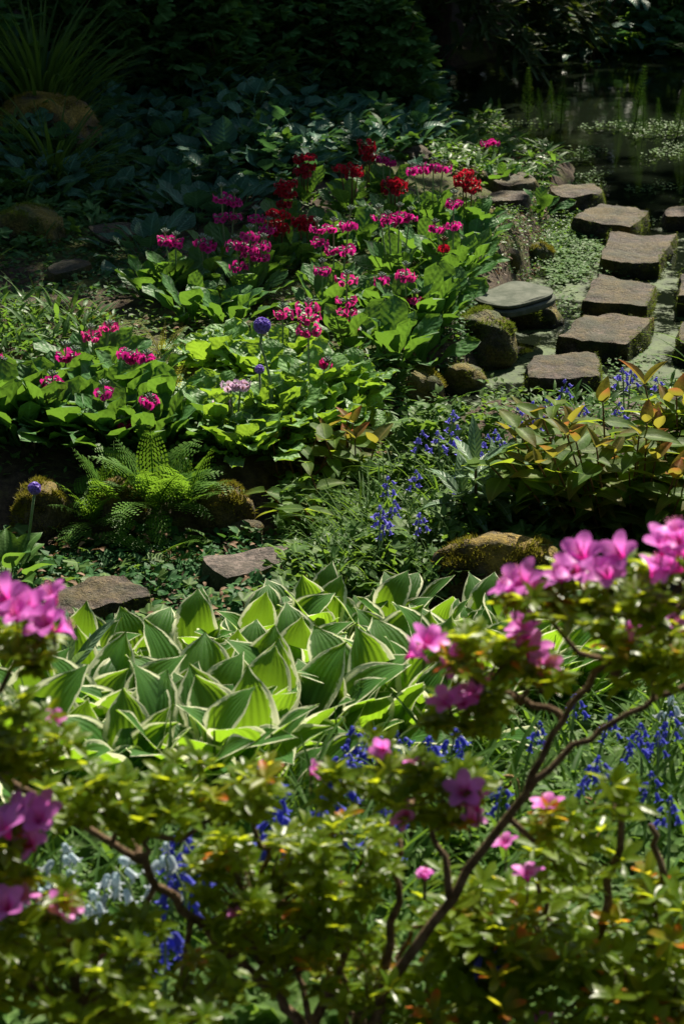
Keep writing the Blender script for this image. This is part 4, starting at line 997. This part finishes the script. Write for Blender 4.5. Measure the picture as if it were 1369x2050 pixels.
# ------------------------------------------------------------------ hypericum and other leafy shrubs
def hypericum(label, u, v, spread, n, hts, seed, lean=.5, s=1.0):
    rg = random.Random(seed); p = hit(u, v); r = thing('hypericum', 'shrub', p, label, 'orange tinted hypericum shrubs'); items = []
    for k in range(n):
        az = rg.uniform(0, 6.28); b = Vector((math.sin(az), math.cos(az) * .6, 0)) * spread * math.sqrt(rg.random()); h = rg.uniform(*hts)
        tip = b + Vector((b.x * lean + rg.uniform(-.04, .04), b.y * lean + rg.uniform(-.04, .04), h * (1 - .25 * b.length / spread)))
        ob('stem', STEM['redstalk'].me, r, stem_M(b * .7, tip, .0028)); m = int(h / .055); a0 = rg.uniform(0, 3)
        for q in range(m):
            t = .22 + .78 * q / max(1, m - 1); c = p + (b * .7).lerp(tip, t); a = a0 + q * 1.57; young = t > .86 and rg.random() < .42
            for sd in (0, math.pi):
                items.append((rg.choice(LEAF['hyp_new' if young else 'hyp_old']), pose(c, a + sd + rg.uniform(-.3, .3), rg.uniform(.6, 1.1) if young else rg.uniform(-.2, .6), rg.uniform(-.3, .3), s * rg.uniform(.8, 1.2) * (1 if not young else rg.uniform(.7, 1.05)))))
    place(r, 'leaf', items, 300)
    return r
hypericum('large orange tipped hypericum shrub at the right edge below the stones', 1262, 1085, .27, 46, (.24, .42), 1)
hypericum('hypericum shrub with bronze leaves cut off by the right edge', 1400, 1060, .22, 24, (.26, .46), 2)
hypericum('orange tipped hypericum left part beside the bluebells', 1120, 1060, .15, 12, (.20, .33), 3)
hypericum('small orange tipped hypericum shoot in front of the bright primulas', 700, 985, .09, 8, (.16, .27), 4)
hypericum('low reddish hypericum sprigs at the foot of the bright primulas', 590, 965, .11, 8, (.10, .19), 5, s=.85)
hypericum('straggling bronze hypericum above the herb patch', 690, 1070, .16, 9, (.12, .24), 6, s=.8)
def whorled(label, u, v, tops, seed, mat='rhodo', s=1.0, nl=11, name='rhododendron'):
    rg = random.Random(seed); p = hit(u, v); r = thing(name, 'shrub', p, label, 'grey green rhododendrons'); items = []
    for (tu, tv) in tops:
        t = at_y(tu, tv, p.y + rg.uniform(-.05, .05)) - p; ob('stem', STEM['twig'].me, r, stem_M((0, 0, 0), t, .005))
        for k in range(nl):
            f = k / nl; items.append((rg.choice(LEAF[mat]), pose(p + t * (1 - .18 * f), k * 2.399 + rg.uniform(-.2, .2), 1.15 - 1.25 * f + rg.uniform(-.15, .15), rg.uniform(-.3, .3), s * rg.uniform(.75, 1.1))))
    place(r, 'leaf', items, 100); return r
whorled('grey green rhododendron with whorled leaves in front of the bluebells', 952, 1080, [(952,935),(925,1000),(990,985)], 1)
whorled('grey green rhododendron partly under the orange hypericum', 1068, 1085, [(1060,960),(1100,1000)], 2)
whorled('glossy dark leaved rhododendron at the left behind pink azalea', 120, 1500, [(140,1345),(60,1370),(190,1400)], 3, s=.9)
clump('hosta_clump', 'plain green hosta leaves at the left edge below the boulder', 'hosta', 12, 1175, [t.with_mat('mid_leaf') for t in LEAF['hosta'][:4]], 14, .05, (.4, 1.2), (.45, .7), 140, 'plain green hostas')

# ------------------------------------------------------------------ bluebells
def bluebell(u, v, h, seed, fl='bell', n=9, base_v=None, size=.015, group='bluebells', lean=None, leaves=3):
    """u, v: top of the flower head; h: height of the stem in metres"""
    rg = random.Random(seed); g = hit(u, v + 120)
    for _ in range(8):                                              # stand it so that its head comes to (u, v)
        q = at(u, v, gz(g.x, g.y) + h); g = Vector((float(q[0]), float(q[1]), gz(q[0], q[1])))
    r = thing('bluebell' if fl != 'wbell' else 'white_bluebell', 'bluebell', g, None, group); ln = rg.uniform(-.04, .04) if lean is None else lean
    pts = [Vector((-ln, 0, -.01)), Vector((-ln * .5, 0, h * .5)), Vector((0, 0, h * .85)), Vector((ln * .5, -.006, h))]
    ob('stem', tube_tpl('stem', pts, [.003, .0028, .0022, .001], 'stalk', 5).me, r)
    for k in range(n):
        t = k / max(1, n - 1); z = h * (1 - .02) - .062 * t * (size / .015); a = k * 2.1 + rg.uniform(-.4, .4); rr = size * (.6 + .9 * t)
        c = Vector((ln * .4 + math.sin(a) * rr, math.cos(a) * rr, z + .006)); k_ = size * rg.uniform(.85, 1.2)
        M = T(c) @ Matrix.Rotation(a, 4, 'Z').inverted() @ Matrix.Rotation(rg.uniform(.2, .9), 4, 'X') @ Matrix.Diagonal((k_ * .95, k_ * .95, k_ * 1.35, 1))
        ob('flower', FL[fl].me, r, M)
    for k in range(leaves):
        ob('leaf', rg.choice(LEAF['strap']).me, r, pose((rg.uniform(-.02, .02), rg.uniform(-.02, .02), -.005), rg.uniform(0, 6.28), rg.uniform(.7, 1.3), rg.uniform(-.3, .3), h / .24 * rg.uniform(.6, 1.0)))
    return r
def drift(heads, what, where, **kw):
    o = [bluebell(u, v, h, int(u * 3 + v), **kw) for u, v, h in heads]; ordinals(o, what, where); return o
gb = 'bluebells by the stream'
drift([(905,824,.20),(838,864,.18),(878,866,.18),(915,868,.18),(922,893,.16),(985,872,.18),(1003,862,.18),(1032,818,.2),(1008,888,.15),(945,880,.15)], 'violet blue bluebell', 'in the drift below the stream', size=.0115, n=6, group=gb)
drift([(1072,806,.22),(1105,800,.23),(1125,762,.22),(1160,812,.2),(1248,738,.26),(1262,742,.25),(1322,758,.25),(1082,828,.2),(1232,808,.2)], 'violet blue bluebell', 'in the drift against the nearest stepping stones', size=.0115, n=6, group=gb)
drift([(775,958,.17),(822,944,.17),(925,952,.17),(760,1015,.22),(768,1038,.18),(838,1030,.2),(1105,934,.2),(780,1005,.16)], 'blue bluebell', 'scattered through the green herbs', size=.0115, n=7, group='bluebells in the herbs')
drift([(690,1462,.2),(680,1500,.18),(765,1468,.2),(752,1478,.18),(860,1485,.2),(905,1470,.2),(780,1475,.18)], 'deep blue bluebell', 'along the front right of the hostas', size=.014, fl='bell_deep', group='bluebells in front of the hostas')
drift([(1066,1450,.2),(1150,1398,.2),(1212,1438,.18),(1252,1470,.2),(1285,1455,.2),(1318,1470,.2),(1340,1432,.22)], 'deep blue bluebell', 'in the upper row of the right corner drift', size=.0105, n=7, fl='bell_deep', group='bluebells in the right corner')
drift([(1166,1540,.2),(1208,1520,.2),(1300,1552,.18),(1342,1600,.2),(1000,1572,.18)], 'deep blue bluebell', 'in the lower row of the right corner drift', size=.0105, n=7, fl='bell_deep', group='bluebells in the right corner')
drift([(525,1528,.24),(540,1545,.24),(512,1540,.22),(560,1630,.2),(620,1615,.2),(650,1600,.2),(690,1530,.2),(770,1615,.18)], 'intense blue bluebell', 'between the hostas and azalea foliage', size=.016, n=11, fl='bell_deep', group='bluebells behind the azalea')
drift([(380,1668,.2),(365,1742,.18),(265,1838,.18),(330,1858,.18),(395,1690,.2),(975,1890,.18),(250,1850,.16)], 'intense blue bluebell', 'glimpsed through the lower azalea', size=.016, n=11, fl='bell_deep', group='bluebells behind the azalea')
drift([(335,1698,.2),(255,1730,.2),(200,1797,.18),(120,1700,.2),(70,1765,.2)], 'pale white blue bell flower', 'at the lower left behind the azalea', fl='wbell', size=.016, n=9, group='white bluebells')
drift([(1335,1398,.24)], 'white bell flower above the blue drift', 'and only one at the right edge', fl='wbell', size=.013, n=5, group='white bluebells')

# ------------------------------------------------------------------ hosta bed
def hosta(u, v, n, s, seed, group):
    return clump('hosta_clump', None, 'hosta', u, v, LEAF['hosta'], n, .10, (.95, 1.48), (.62 * s, 1.18 * s), seed, group, keep=60)
rows = [('back', [(-60,1440),(60,1440),(165,1430),(280,1420),(400,1400),(515,1370),(640,1350),(760,1335),(860,1350),(970,1368),(1090,1385),(1200,1410)], .78),
        ('second', [(-50,1525),(50,1525),(150,1520),(260,1510),(370,1500),(480,1490),(590,1470),(700,1455),(820,1440),(940,1435),(1060,1440)], .90),
        ('third', [(-30,1600),(80,1600),(190,1600),(310,1595),(420,1590),(530,1575),(640,1560),(750,1540),(850,1520)], .95),
        ('front', [(30,1680),(150,1690),(270,1690),(390,1680),(500,1670)], .95)]
for nm_, L_, s in rows:
    hs = [hosta(u, v, 23, s, int(u * 13 + v), 'cream edged hostas') for u, v in L_]
    ordinals(hs, 'cream edged hosta clump', f'in the {nm_} row')

# ------------------------------------------------------------------ azaleas in front
def azalea(label, base, mains, pads, flowers, seed, leaf='azalea', new='azalea_new', newp=.12, keep=300, name='azalea', fsize=.021, lpt=12, ls=1.0, stp=.02):
    """mains: branches [(u, v, depth, radius), ...]; pads: (u, v, depth, half width px, half height px, half depth m, shoots); flowers: (u, v, depth, size)"""
    rg = random.Random(seed); bp = Vector((base[0], base[1], gz(*base))); r = thing(name, 'azalea' if name == 'azalea' else 'shrub', bp, label, 'shrubs in the foreground')
    nodes = []; items = []; tw = []
    for br in mains:
        P = [at_d(u, v, d) for u, v, d, _ in br]; Q = []; Rr = []
        for i in range(len(P) - 1):
            for k in range(4):
                t = k / 4; Q.append(P[i].lerp(P[i + 1], t) + Vector((rg.uniform(-1, 1), rg.uniform(-1, 1), rg.uniform(-1, 1))) * .006); Rr.append(br[i][3] * (1 - t) + br[i + 1][3] * t)
        Q.append(P[-1]); Rr.append(br[-1][3]); nodes += Q
        ob('branch', tube_tpl('branch', [q - bp for q in Q], Rr, 'twig', 7).me, r)
    for (u, v, d, ru, rv, rd, n) in pads:
        c = at_d(u, v, d); k = d / FPX; low = c - Vector((0, 0, rv * k * .9)); j = min(nodes, key=lambda q: (q - low).length)
        hub = [j.lerp(low, .5) + Vector((0, 0, -.02)), low]; ob('branch', tube_tpl('branch', [j - bp, hub[0] - bp, low - bp], [.0045, .0036, .0026], 'twig', 5).me, r)
        for q in range(n):
            a = rg.uniform(0, 6.28); rr = math.sqrt(rg.random()); z = rg.uniform(-1, 1)
            x = math.cos(a) * rr; y = math.sin(a) * rr; f = math.sqrt(max(.05, 1 - rr * rr * .8))
            tip = c + Vector((x * ru * k, y * rd, z * rv * k * f + .012 * math.sin(x * 7 + seed)))
            s = low.lerp(tip, rg.uniform(.15, .5)); s.z -= .012; mid = s.lerp(tip, .6) + Vector((0, 0, .006))
            tw.append(tube_data([s - bp, mid - bp, tip - bp], [.0016, .0013, .0009], 3))
            isnew = rg.random() < newp and z > -.2; tp = LEAF[new] if isnew else LEAF[leaf]; a0 = rg.uniform(0, 6.28)
            for m in range(lpt):
                t = 1 if m < lpt * .6 else rg.uniform(.55, .95); pos = mid.lerp(tip, (t - .55) / .45)
                items.append((rg.choice(tp), pose(pos, a0 + m * 2.399, rg.uniform(-.1, .9) if t == 1 else rg.uniform(-.2, .5), rg.uniform(-.4, .4), ls * rg.uniform(.65, 1.15))))
    ob('twigs', merge_raw('twigs', tw, 'twig').me, r)['kind'] = 'stuff'
    place(r, 'leaf', items, keep)
    for fi, (u, v, d, s) in enumerate(flowers):
        p = at_d(u, v, d); sz = fsize * s * 1.08; dr = Vector((rg.uniform(-.55, .55), rg.uniform(-.75, .25), 1.0 if rg.random() < .75 else .25)).normalized()
        M = T(p - bp - dr * sz * .5) @ dr.to_track_quat('Z', 'Y').to_matrix().to_4x4() @ Matrix.Rotation(rg.uniform(0, 6), 4, 'Z') @ Matrix.Diagonal((sz, sz, sz * 1.15, 1))
        f = ob('flower', rg.choice(AZF).me, r, M); ob('stamens', STAM.me, f)
        ob('stem', STEM['twig'].me, r, stem_M(p - bp - dr * sz * .5 - Vector((0, 0, .03)), p - bp - dr * sz * .5, .0012))
    return r
azalea('pink flowered azalea reaching in from the left edge', (-.62, 2.35),
       [[(-120,1900,2.3,.011),(-60,1700,2.3,.009),(-20,1560,2.3,.007),(-40,1400,2.3,.005)], [(-60,1700,2.3,.007),(20,1720,2.3,.005),(40,1650,2.3,.003)], [(-120,1900,2.3,.008),(60,1850,2.3,.004)]],
       [(40,1270,2.25,95,36,.06,20),(50,1480,2.25,105,50,.07,34),(30,1700,2.2,80,40,.07,15),(60,1835,2.2,90,28,.07,15)],
       [(10,1195,2.2,1.1),(55,1215,2.22,1.1),(105,1195,2.25,1.0),(95,1248,2.22,1.1),(30,1230,2.2,1.0),(125,1258,2.22,.8),(40,1625,2.2,1.0),(80,1640,2.2,1.0),(10,1660,2.15,1.2),(60,1690,2.2,1.1),(85,1620,2.22,.9),(15,1815,2.15,1.1),(35,1800,2.2,1.0),(125,1820,2.2,1.0),(110,1440,2.3,.6)], 21)
azalea('azalea with a forked bare branch and broad leafy tier at lower left', (-.05, 2.55),
       [[(620,2080,2.55,.0075),(560,2000,2.5,.0068),(400,1860,2.45,.0060),(330,1785,2.42,.0056),(285,1725,2.4,.0052),(130,1635,2.4,.0042),(10,1550,2.42,.005),(-60,1500,2.45,.004)],
        [(285,1725,2.4,.006),(250,1680,2.42,.005),(215,1640,2.42,.003)], [(285,1725,2.4,.005),(300,1670,2.4,.003)], [(400,1860,2.45,.006),(520,1760,2.5,.004),(540,1700,2.5,.003)], [(620,2080,2.55,.008),(700,1900,2.5,.005),(680,1760,2.5,.003)]],
       [(240,1590,2.35,150,54,.07,43),(420,1600,2.4,110,50,.07,24),(500,1590,2.4,55,55,.05,8),(520,1750,2.45,150,85,.09,43),(680,1720,2.5,130,75,.08,33),(560,1890,2.45,180,80,.09,46),(150,1950,2.25,190,95,.10,57),(330,2010,2.3,160,70,.09,34),(740,1960,2.5,110,90,.08,27)],
       [(630,1545,2.45,.7),(850,1750,2.5,.5),(470,1835,2.45,.5),(205,1915,2.3,.45)], 22, newp=.07)
azalea('tall azalea with tiers of pink flowers at the right', (.22, 2.6),
       [[(740,2080,2.5,.0080),(770,1990,2.48,.0074),(900,1800,2.45,.0063),(1050,1580,2.42,.0054),(1130,1440,2.4,.0042),(1190,1350,2.38,.0045),(1290,1270,2.36,.0036),(1380,1200,2.36,.004)],
        [(1050,1580,2.42,.0048),(1150,1500,2.42,.0042),(1250,1430,2.4,.0036),(1380,1370,2.38,.004)], [(900,1800,2.45,.006),(880,1690,2.45,.004),(830,1600,2.45,.003)], [(1130,1440,2.4,.005),(1050,1400,2.42,.004),(960,1370,2.42,.003)], [(770,1990,2.48,.007),(790,1800,2.5,.005),(800,1680,2.5,.003)], [(700,2090,2.55,.006),(660,1960,2.55,.005),(640,1850,2.55,.003)], [(720,2090,2.6,.006),(735,1950,2.6,.005),(700,1840,2.6,.003)], [(640,2090,2.5,.006),(600,1980,2.52,.004),(590,1900,2.52,.003)], [(800,2090,2.6,.006),(860,1960,2.6,.004),(930,1880,2.6,.003)], [(690,2090,2.62,.005),(780,1930,2.62,.004),(850,1850,2.62,.003)]],
       [(1190,1195,2.3,150,42,.08,33),(1310,1185,2.28,110,50,.08,25),(1090,1205,2.32,80,28,.05,10),(970,1318,2.38,120,46,.07,26),(1060,1340,2.38,70,42,.06,12),(935,1425,2.4,85,34,.05,16),(1310,1310,2.35,110,48,.07,18),(790,1558,2.4,140,45,.07,30),(900,1600,2.42,90,36,.06,14),(1120,1650,2.45,60,30,.05,9),(1240,1310,2.36,70,40,.06,10)],
       [(1165,1110,2.28,1.15),(1150,1140,2.3,1.05),(1240,1110,2.28,1.05),(1215,1150,2.28,1.05),(1330,1095,2.25,1.2),(1345,1135,2.25,1.2),(1310,1140,2.27,1.0),(1365,1100,2.22,1.2),(1045,1165,2.32,1.15),(1020,1178,2.32,1.0),(1120,1155,2.3,.8),(1065,1180,2.32,.8),
        (855,1285,2.36,1.0),(825,1308,2.36,.95),(905,1325,2.36,1.0),(870,1290,2.38,.9),(1050,1270,2.36,1.0),(1060,1300,2.36,1.1),(1090,1335,2.36,.9),(1045,1250,2.37,.8),(895,1405,2.38,.95),(950,1385,2.38,.95),(925,1408,2.38,.9),(1260,1255,2.35,.7),(1345,1250,2.35,.7),(1355,1070,2.22,1.1),
        (765,1500,2.4,.7),(815,1535,2.4,.55),(832,1537,2.4,.55),(930,1585,2.38,1.05),(950,1610,2.38,.95),(945,1640,2.4,.7),(812,1632,2.4,.85),(1095,1615,2.45,.9),(1055,1752,2.45,.85),(1010,1690,2.45,.7),(850,1755,2.5,.5),(1005,1320,2.4,.35),(985,1350,2.4,.3)], 23, newp=.10)
azalea('leafy shrub with red tipped young leaves in the lower right corner', (.45, 2.55),
       [[(1180,2090,2.6,.009),(1170,1950,2.58,.008),(1210,1800,2.55,.006),(1240,1650,2.5,.0045),(1225,1580,2.5,.003)], [(1320,2090,2.6,.009),(1300,1900,2.58,.007),(1330,1750,2.55,.005),(1300,1650,2.55,.004)], [(1000,2090,2.6,.009),(1010,1950,2.58,.007),(960,1820,2.55,.005)], [(1170,1950,2.58,.006),(1090,1830,2.55,.004),(1080,1740,2.55,.003)], [(1380,2000,2.55,.007),(1350,1850,2.55,.005)]],
       [(1230,1590,2.45,40,38,.04,5),(1120,1860,2.55,150,70,.11,34),(1000,1900,2.55,130,80,.11,28),(1270,1950,2.5,130,70,.11,34),(1100,1990,2.5,190,70,.12,34),(930,1830,2.55,90,60,.09,26),(1330,1830,2.5,60,60,.08,14),(880,2010,2.5,120,60,.1,22),(1140,1720,2.52,110,45,.08,16),(1340,2010,2.45,80,60,.08,20)],
       [(1070,2030,2.5,.6),(1090,2040,2.5,.5)], 24, 'shrub', 'shrub_new', .18, 300, name='leafy_shrub', lpt=9, ls=.68)

def red_bud():
    p = hit(655, 1235); t = at_y(645, 1172, p.y) - p; r = thing('flower_bud', 'flower', p, 'single red flower bud behind the hostas near the centre', None)
    ob('stem', STEM['redstalk'].me, r, stem_M((0, 0, -.01), t, .0022)); d = Vector((.75, 0, .45)).normalized()
    ob('petals', tube_tpl('petals', [t - d * .012, t, t + d * .012, t + d * .026, t + d * .036], [.003, .010, .012, .008, .001], 'pinkish', 8).me, r)
red_bud()

# ------------------------------------------------------------------ ground cover, litter, floating plants
stuff('creeping_ground_cover', 'small dark green leaves carpeting the channel behind the hostas',
      leaf_cloud(scatter([(-200,1085),(330,1070),(640,1090),(700,1180),(620,1300),(-200,1300)], 7000), LEAF['small'], .0, .055, (-.2, 1.0), (.45, 1.5), .7) + leaf_cloud(scatter([(-200,1085),(640,1090),(620,1300),(-200,1300)], 260), LEAF['lobed_herb'], .0, .06, (-.1, .8), (.6, 1.2)))
stuff('green_herbs', 'tangle of small leaved green herbs behind the right hostas',
      leaf_cloud(scatter([(560,1000),(800,930),(1050,915),(1450,960),(1450,1120),(1150,1180),(900,1220),(560,1240)], 15000), LEAF['herb'] + LEAF['tiny'] + LEAF['lobed_herb'][:2], .01, .17, (-.2, 1.0), (.6, 1.15), .5)
      + leaf_cloud(scatter([(640,1050),(1050,960),(1050,1180),(640,1240)], 700), LEAF['grass'], .0, .01, (.7, 1.4), (.5, .9)))
stuff('stream_bank_plants', 'low green plants along the stream edges and stone feet',
      leaf_cloud(scatter([(700,740),(860,750),(880,860),(720,850)], 2200), LEAF['tiny'] + LEAF['lance_mid'][:1], .0, .05, (-.1, .9), (.6, 1.0)) +
      leaf_cloud(scatter([(860,640),(950,600),(950,720),(860,745)], 600), LEAF['tiny'] + LEAF['small'], .0, .05, (-.1, .9), (.6, 1.1)) +
      leaf_cloud(scatter([(960,815),(1400,825),(1400,870),(960,880)], 700), LEAF['tiny'] + LEAF['herb'], .0, .05, (-.1, .9), (.6, 1.1)) +
      leaf_cloud(scatter([(1000,400),(1150,400),(1200,480),(1120,560),(1000,540)], 2600), LEAF['tiny'], .0, .035, (-.1, .9), (.6, 1.0)) +
      leaf_cloud(scatter([(1080,800),(1400,790),(1400,860),(1080,860)], 260), LEAF['lance_mid'], .0, .05, (.2, 1.1), (.5, .9)))
stuff('pond_margin_plants', 'low dim weeds and fallen leaves on the bank beside the pond',
      leaf_cloud(scatter([(840,255),(980,262),(1120,330),(1100,380),(960,360),(840,330)], 2600), LEAF['tiny'] + LEAF['herb'] + LEAF['lance_mid'], .0, .06, (-.1, .9), (.8, 1.5)) +
      leaf_cloud(scatter([(840,255),(980,262),(1120,330),(1100,380),(960,360),(840,330)], 900), LEAF['litter'], .003, .012, (-.3, .3), (.8, 1.5)))
stuff('left_bed_plants', 'lance leaved grassy plants on the sunny bank at left',
      leaf_cloud(scatter([(-150,640),(110,640),(250,672),(200,710),(60,745),(-150,730)], 620), LEAF['lance_mid'], .0, .10, (.1, 1.2), (.6, 1.1)) +
      leaf_cloud(scatter([(-150,630),(150,640),(200,690),(-150,720)], 200), LEAF['grass'], .0, .01, (.6, 1.3), (.5, .9)))
stuff('shaded_undergrowth', 'dark mixed undergrowth filling the shaded bank at upper left',
      leaf_cloud(scatter([(-250,160),(880,150),(880,320),(600,380),(330,430),(-250,420)], 6000), LEAF['lance_dark'] + LEAF['lobed_dark'] + LEAF['broad'], .0, .18, (-.1, 1.0), (.6, 1.1), .6)
      + leaf_cloud(scatter([(-250,420),(330,430),(330,600),(-250,620)], 4200), LEAF['small'] + LEAF['tiny'], .0, .03, (-.1, .8), (.7, 1.3))
      + leaf_cloud(scatter([(-250,420),(150,420),(250,440),(80,510),(-250,570)], 800), LEAF['lance_dark'] + LEAF['lobed_dark'], .0, .07, (-.1, .9), (.4, .8)))
stuff('far_bank_undergrowth', 'dim leafy undergrowth on the far bank of the pond',
      leaf_cloud(scatter([(1050,20),(1600,20),(1600,120),(1050,118)], 3500), LEAF['lobed_dark'] + LEAF['lance_dark'], .0, .3, (-.1, 1.0), (.6, 1.2), .6))
stuff('primula_bed_undergrowth', 'small green weeds covering the soil between the primulas',
      leaf_cloud(scatter([(-200,720),(330,620),(350,540),(620,420),(980,400),(1000,560),(920,720),(720,900),(400,960),(-200,960)], 7000), LEAF['tiny'] + LEAF['herb'][:2], .0, .05, (-.1, .9), (.6, 1.1)))
stuff('foreground_undergrowth', 'grass and small herbs under the azaleas and right corner bluebells',
      leaf_cloud(scatter([(880,1400),(1500,1380),(1500,1800),(880,1800)], 5200), LEAF['herb'] + LEAF['lobed_herb'], .0, .09, (-.1, .9), (.6, 1.1), .5) +
      leaf_cloud(scatter([(900,1400),(1500,1400),(1500,1800),(900,1800)], 420), LEAF['grass'] + LEAF['strap'], .0, .01, (.6, 1.4), (.6, 1.1)) +
      leaf_cloud(scatter([(-100,1640),(900,1640),(900,2150),(-100,2150)], 5200), LEAF['herb'] + LEAF['lobed_herb'], .0, .12, (-.1, .9), (.6, 1.2), .5) +
      leaf_cloud(scatter([(-100,1640),(900,1640),(900,2000),(-100,2000)], 800), LEAF['strap'] + LEAF['grass'], .0, .01, (.6, 1.4), (.6, 1.1)) +
      leaf_cloud(scatter([(900,1800),(1500,1800),(1500,2200),(900,2200)], 2600), LEAF['herb'], .0, .08, (-.1, .9), (.6, 1.1), .5))
stuff('leaf_litter', 'dry brown fallen leaves scattered over bare soil',
      leaf_cloud(scatter([(-100,1085),(640,1090),(620,1300),(-100,1300)], 420), LEAF['litter'], .01, .06, (-.3, .4), (.6, 1.3)) +
      leaf_cloud(scatter([(-200,720),(330,620),(980,400),(1000,560),(720,900),(-200,960)], 500), LEAF['litter'], .01, .05, (-.3, .4), (.6, 1.3)) +
      leaf_cloud(scatter([(560,830),(760,830),(800,960),(560,960)], 900), LEAF['litter'], .003, .012, (-.3, .3), (.5, 1.1)) +
      leaf_cloud(scatter([(940,400),(1100,400),(1080,580),(920,580)], 900), LEAF['litter'], .003, .012, (-.3, .3), (.5, 1.1)) +
      leaf_cloud(scatter([(700,730),(900,730),(860,830),(700,830)], 700), LEAF['litter'], .003, .012, (-.3, .3), (.5, 1.1)) +
      leaf_cloud(scatter([(1000,1380),(1500,1380),(1500,1900),(1000,1900)], 2600), LEAF['litter'], .003, .014, (-.3, .3), (.5, 1.2)))
def floaters():
    P = scatter([(980,280),(1500,280),(1500,850),(860,880),(800,830),(1000,700),(1080,560),(1120,470)], 16000); out = []
    P = P[P[:, 2] < -.005]
    for p in P:
        n = float(vnoise(p[0], p[1], 3.2, 8)); far = float(sstep(8.6, 7.2, p[1]))
        if n < .10 + .25 * far: continue
        out.append((rnd.choice(LEAF['cress']), pose((p[0], p[1], .006 + .03 * rnd.random() ** 2), rnd.uniform(0, 6.28), rnd.uniform(-.1, .4), rnd.uniform(-.3, .3), rnd.uniform(.4, 1.0))))
    for p in scatter([(1090,500),(1180,500),(1205,540),(1160,610),(1100,620),(1085,560)], 1900):
        out.append((rnd.choice(LEAF['cress']), pose((p[0], p[1], max(p[2], 0) + .006 + .02 * rnd.random() ** 2), rnd.uniform(0, 6.28), rnd.uniform(-.1, .5), rnd.uniform(-.3, .3), rnd.uniform(.6, 1.2))))
    stuff('floating_water_plants', 'pale green leaves floating on stream and pond', out)
floaters()

# the planting goes on beyond both sides of the view
def side_planting():
    P = np.concatenate([rng.uniform((.4, 1.8), (3.4, 11.5), (26000, 2)), rng.uniform((-3.4, 1.8), (-.4, 9.0), (20000, 2))])
    z = height(P[:, 0], P[:, 1]); dep = P[:, 1] * CP + (CAM_H - z) * SP
    k = (np.abs(P[:, 0]) > CU / FPX * dep + .04) & (stream_d(P[:, 0], P[:, 1]) > .05)
    P = np.column_stack([P, z])[k]
    big = P[::9]
    stuff('side_undergrowth', 'leafy undergrowth carrying on beyond the left and right edges',
          leaf_cloud(P, LEAF['herb'] + LEAF['lobed_herb'] + LEAF['tiny'], .0, .14, (-.1, 1.0), (.7, 1.4), .6) +
          leaf_cloud(big, LEAF['grass'] + LEAF['lance_mid'], .0, .05, (.3, 1.3), (.6, 1.2)))
    for i, (x, y, rad, h, tp, lb) in enumerate([(1.75, 4.6, .42, .55, 'lobed_dark', 'leafy green shrub just outside the right edge beside the hostas'), (2.3, 6.6, .5, .7, 'lance_dark', 'lance leaved shrub outside the right edge beyond the hypericum'),
                                                (-1.75, 3.9, .42, .5, 'lobed_dark', 'leafy green shrub just outside the left edge beside the hostas'), (-2.1, 6.4, .45, .5, 'broad', 'broad leaved shrub outside the left edge beside the primulas')]):
        shrub('leafy_shrub', lb, 0, 0, rad, h, LEAF[tp], 420 if tp != 'broad' else 160, 40, 300 + i, loc=(x, y, gz(x, y)), group='shrubs beyond the edges')
side_planting()
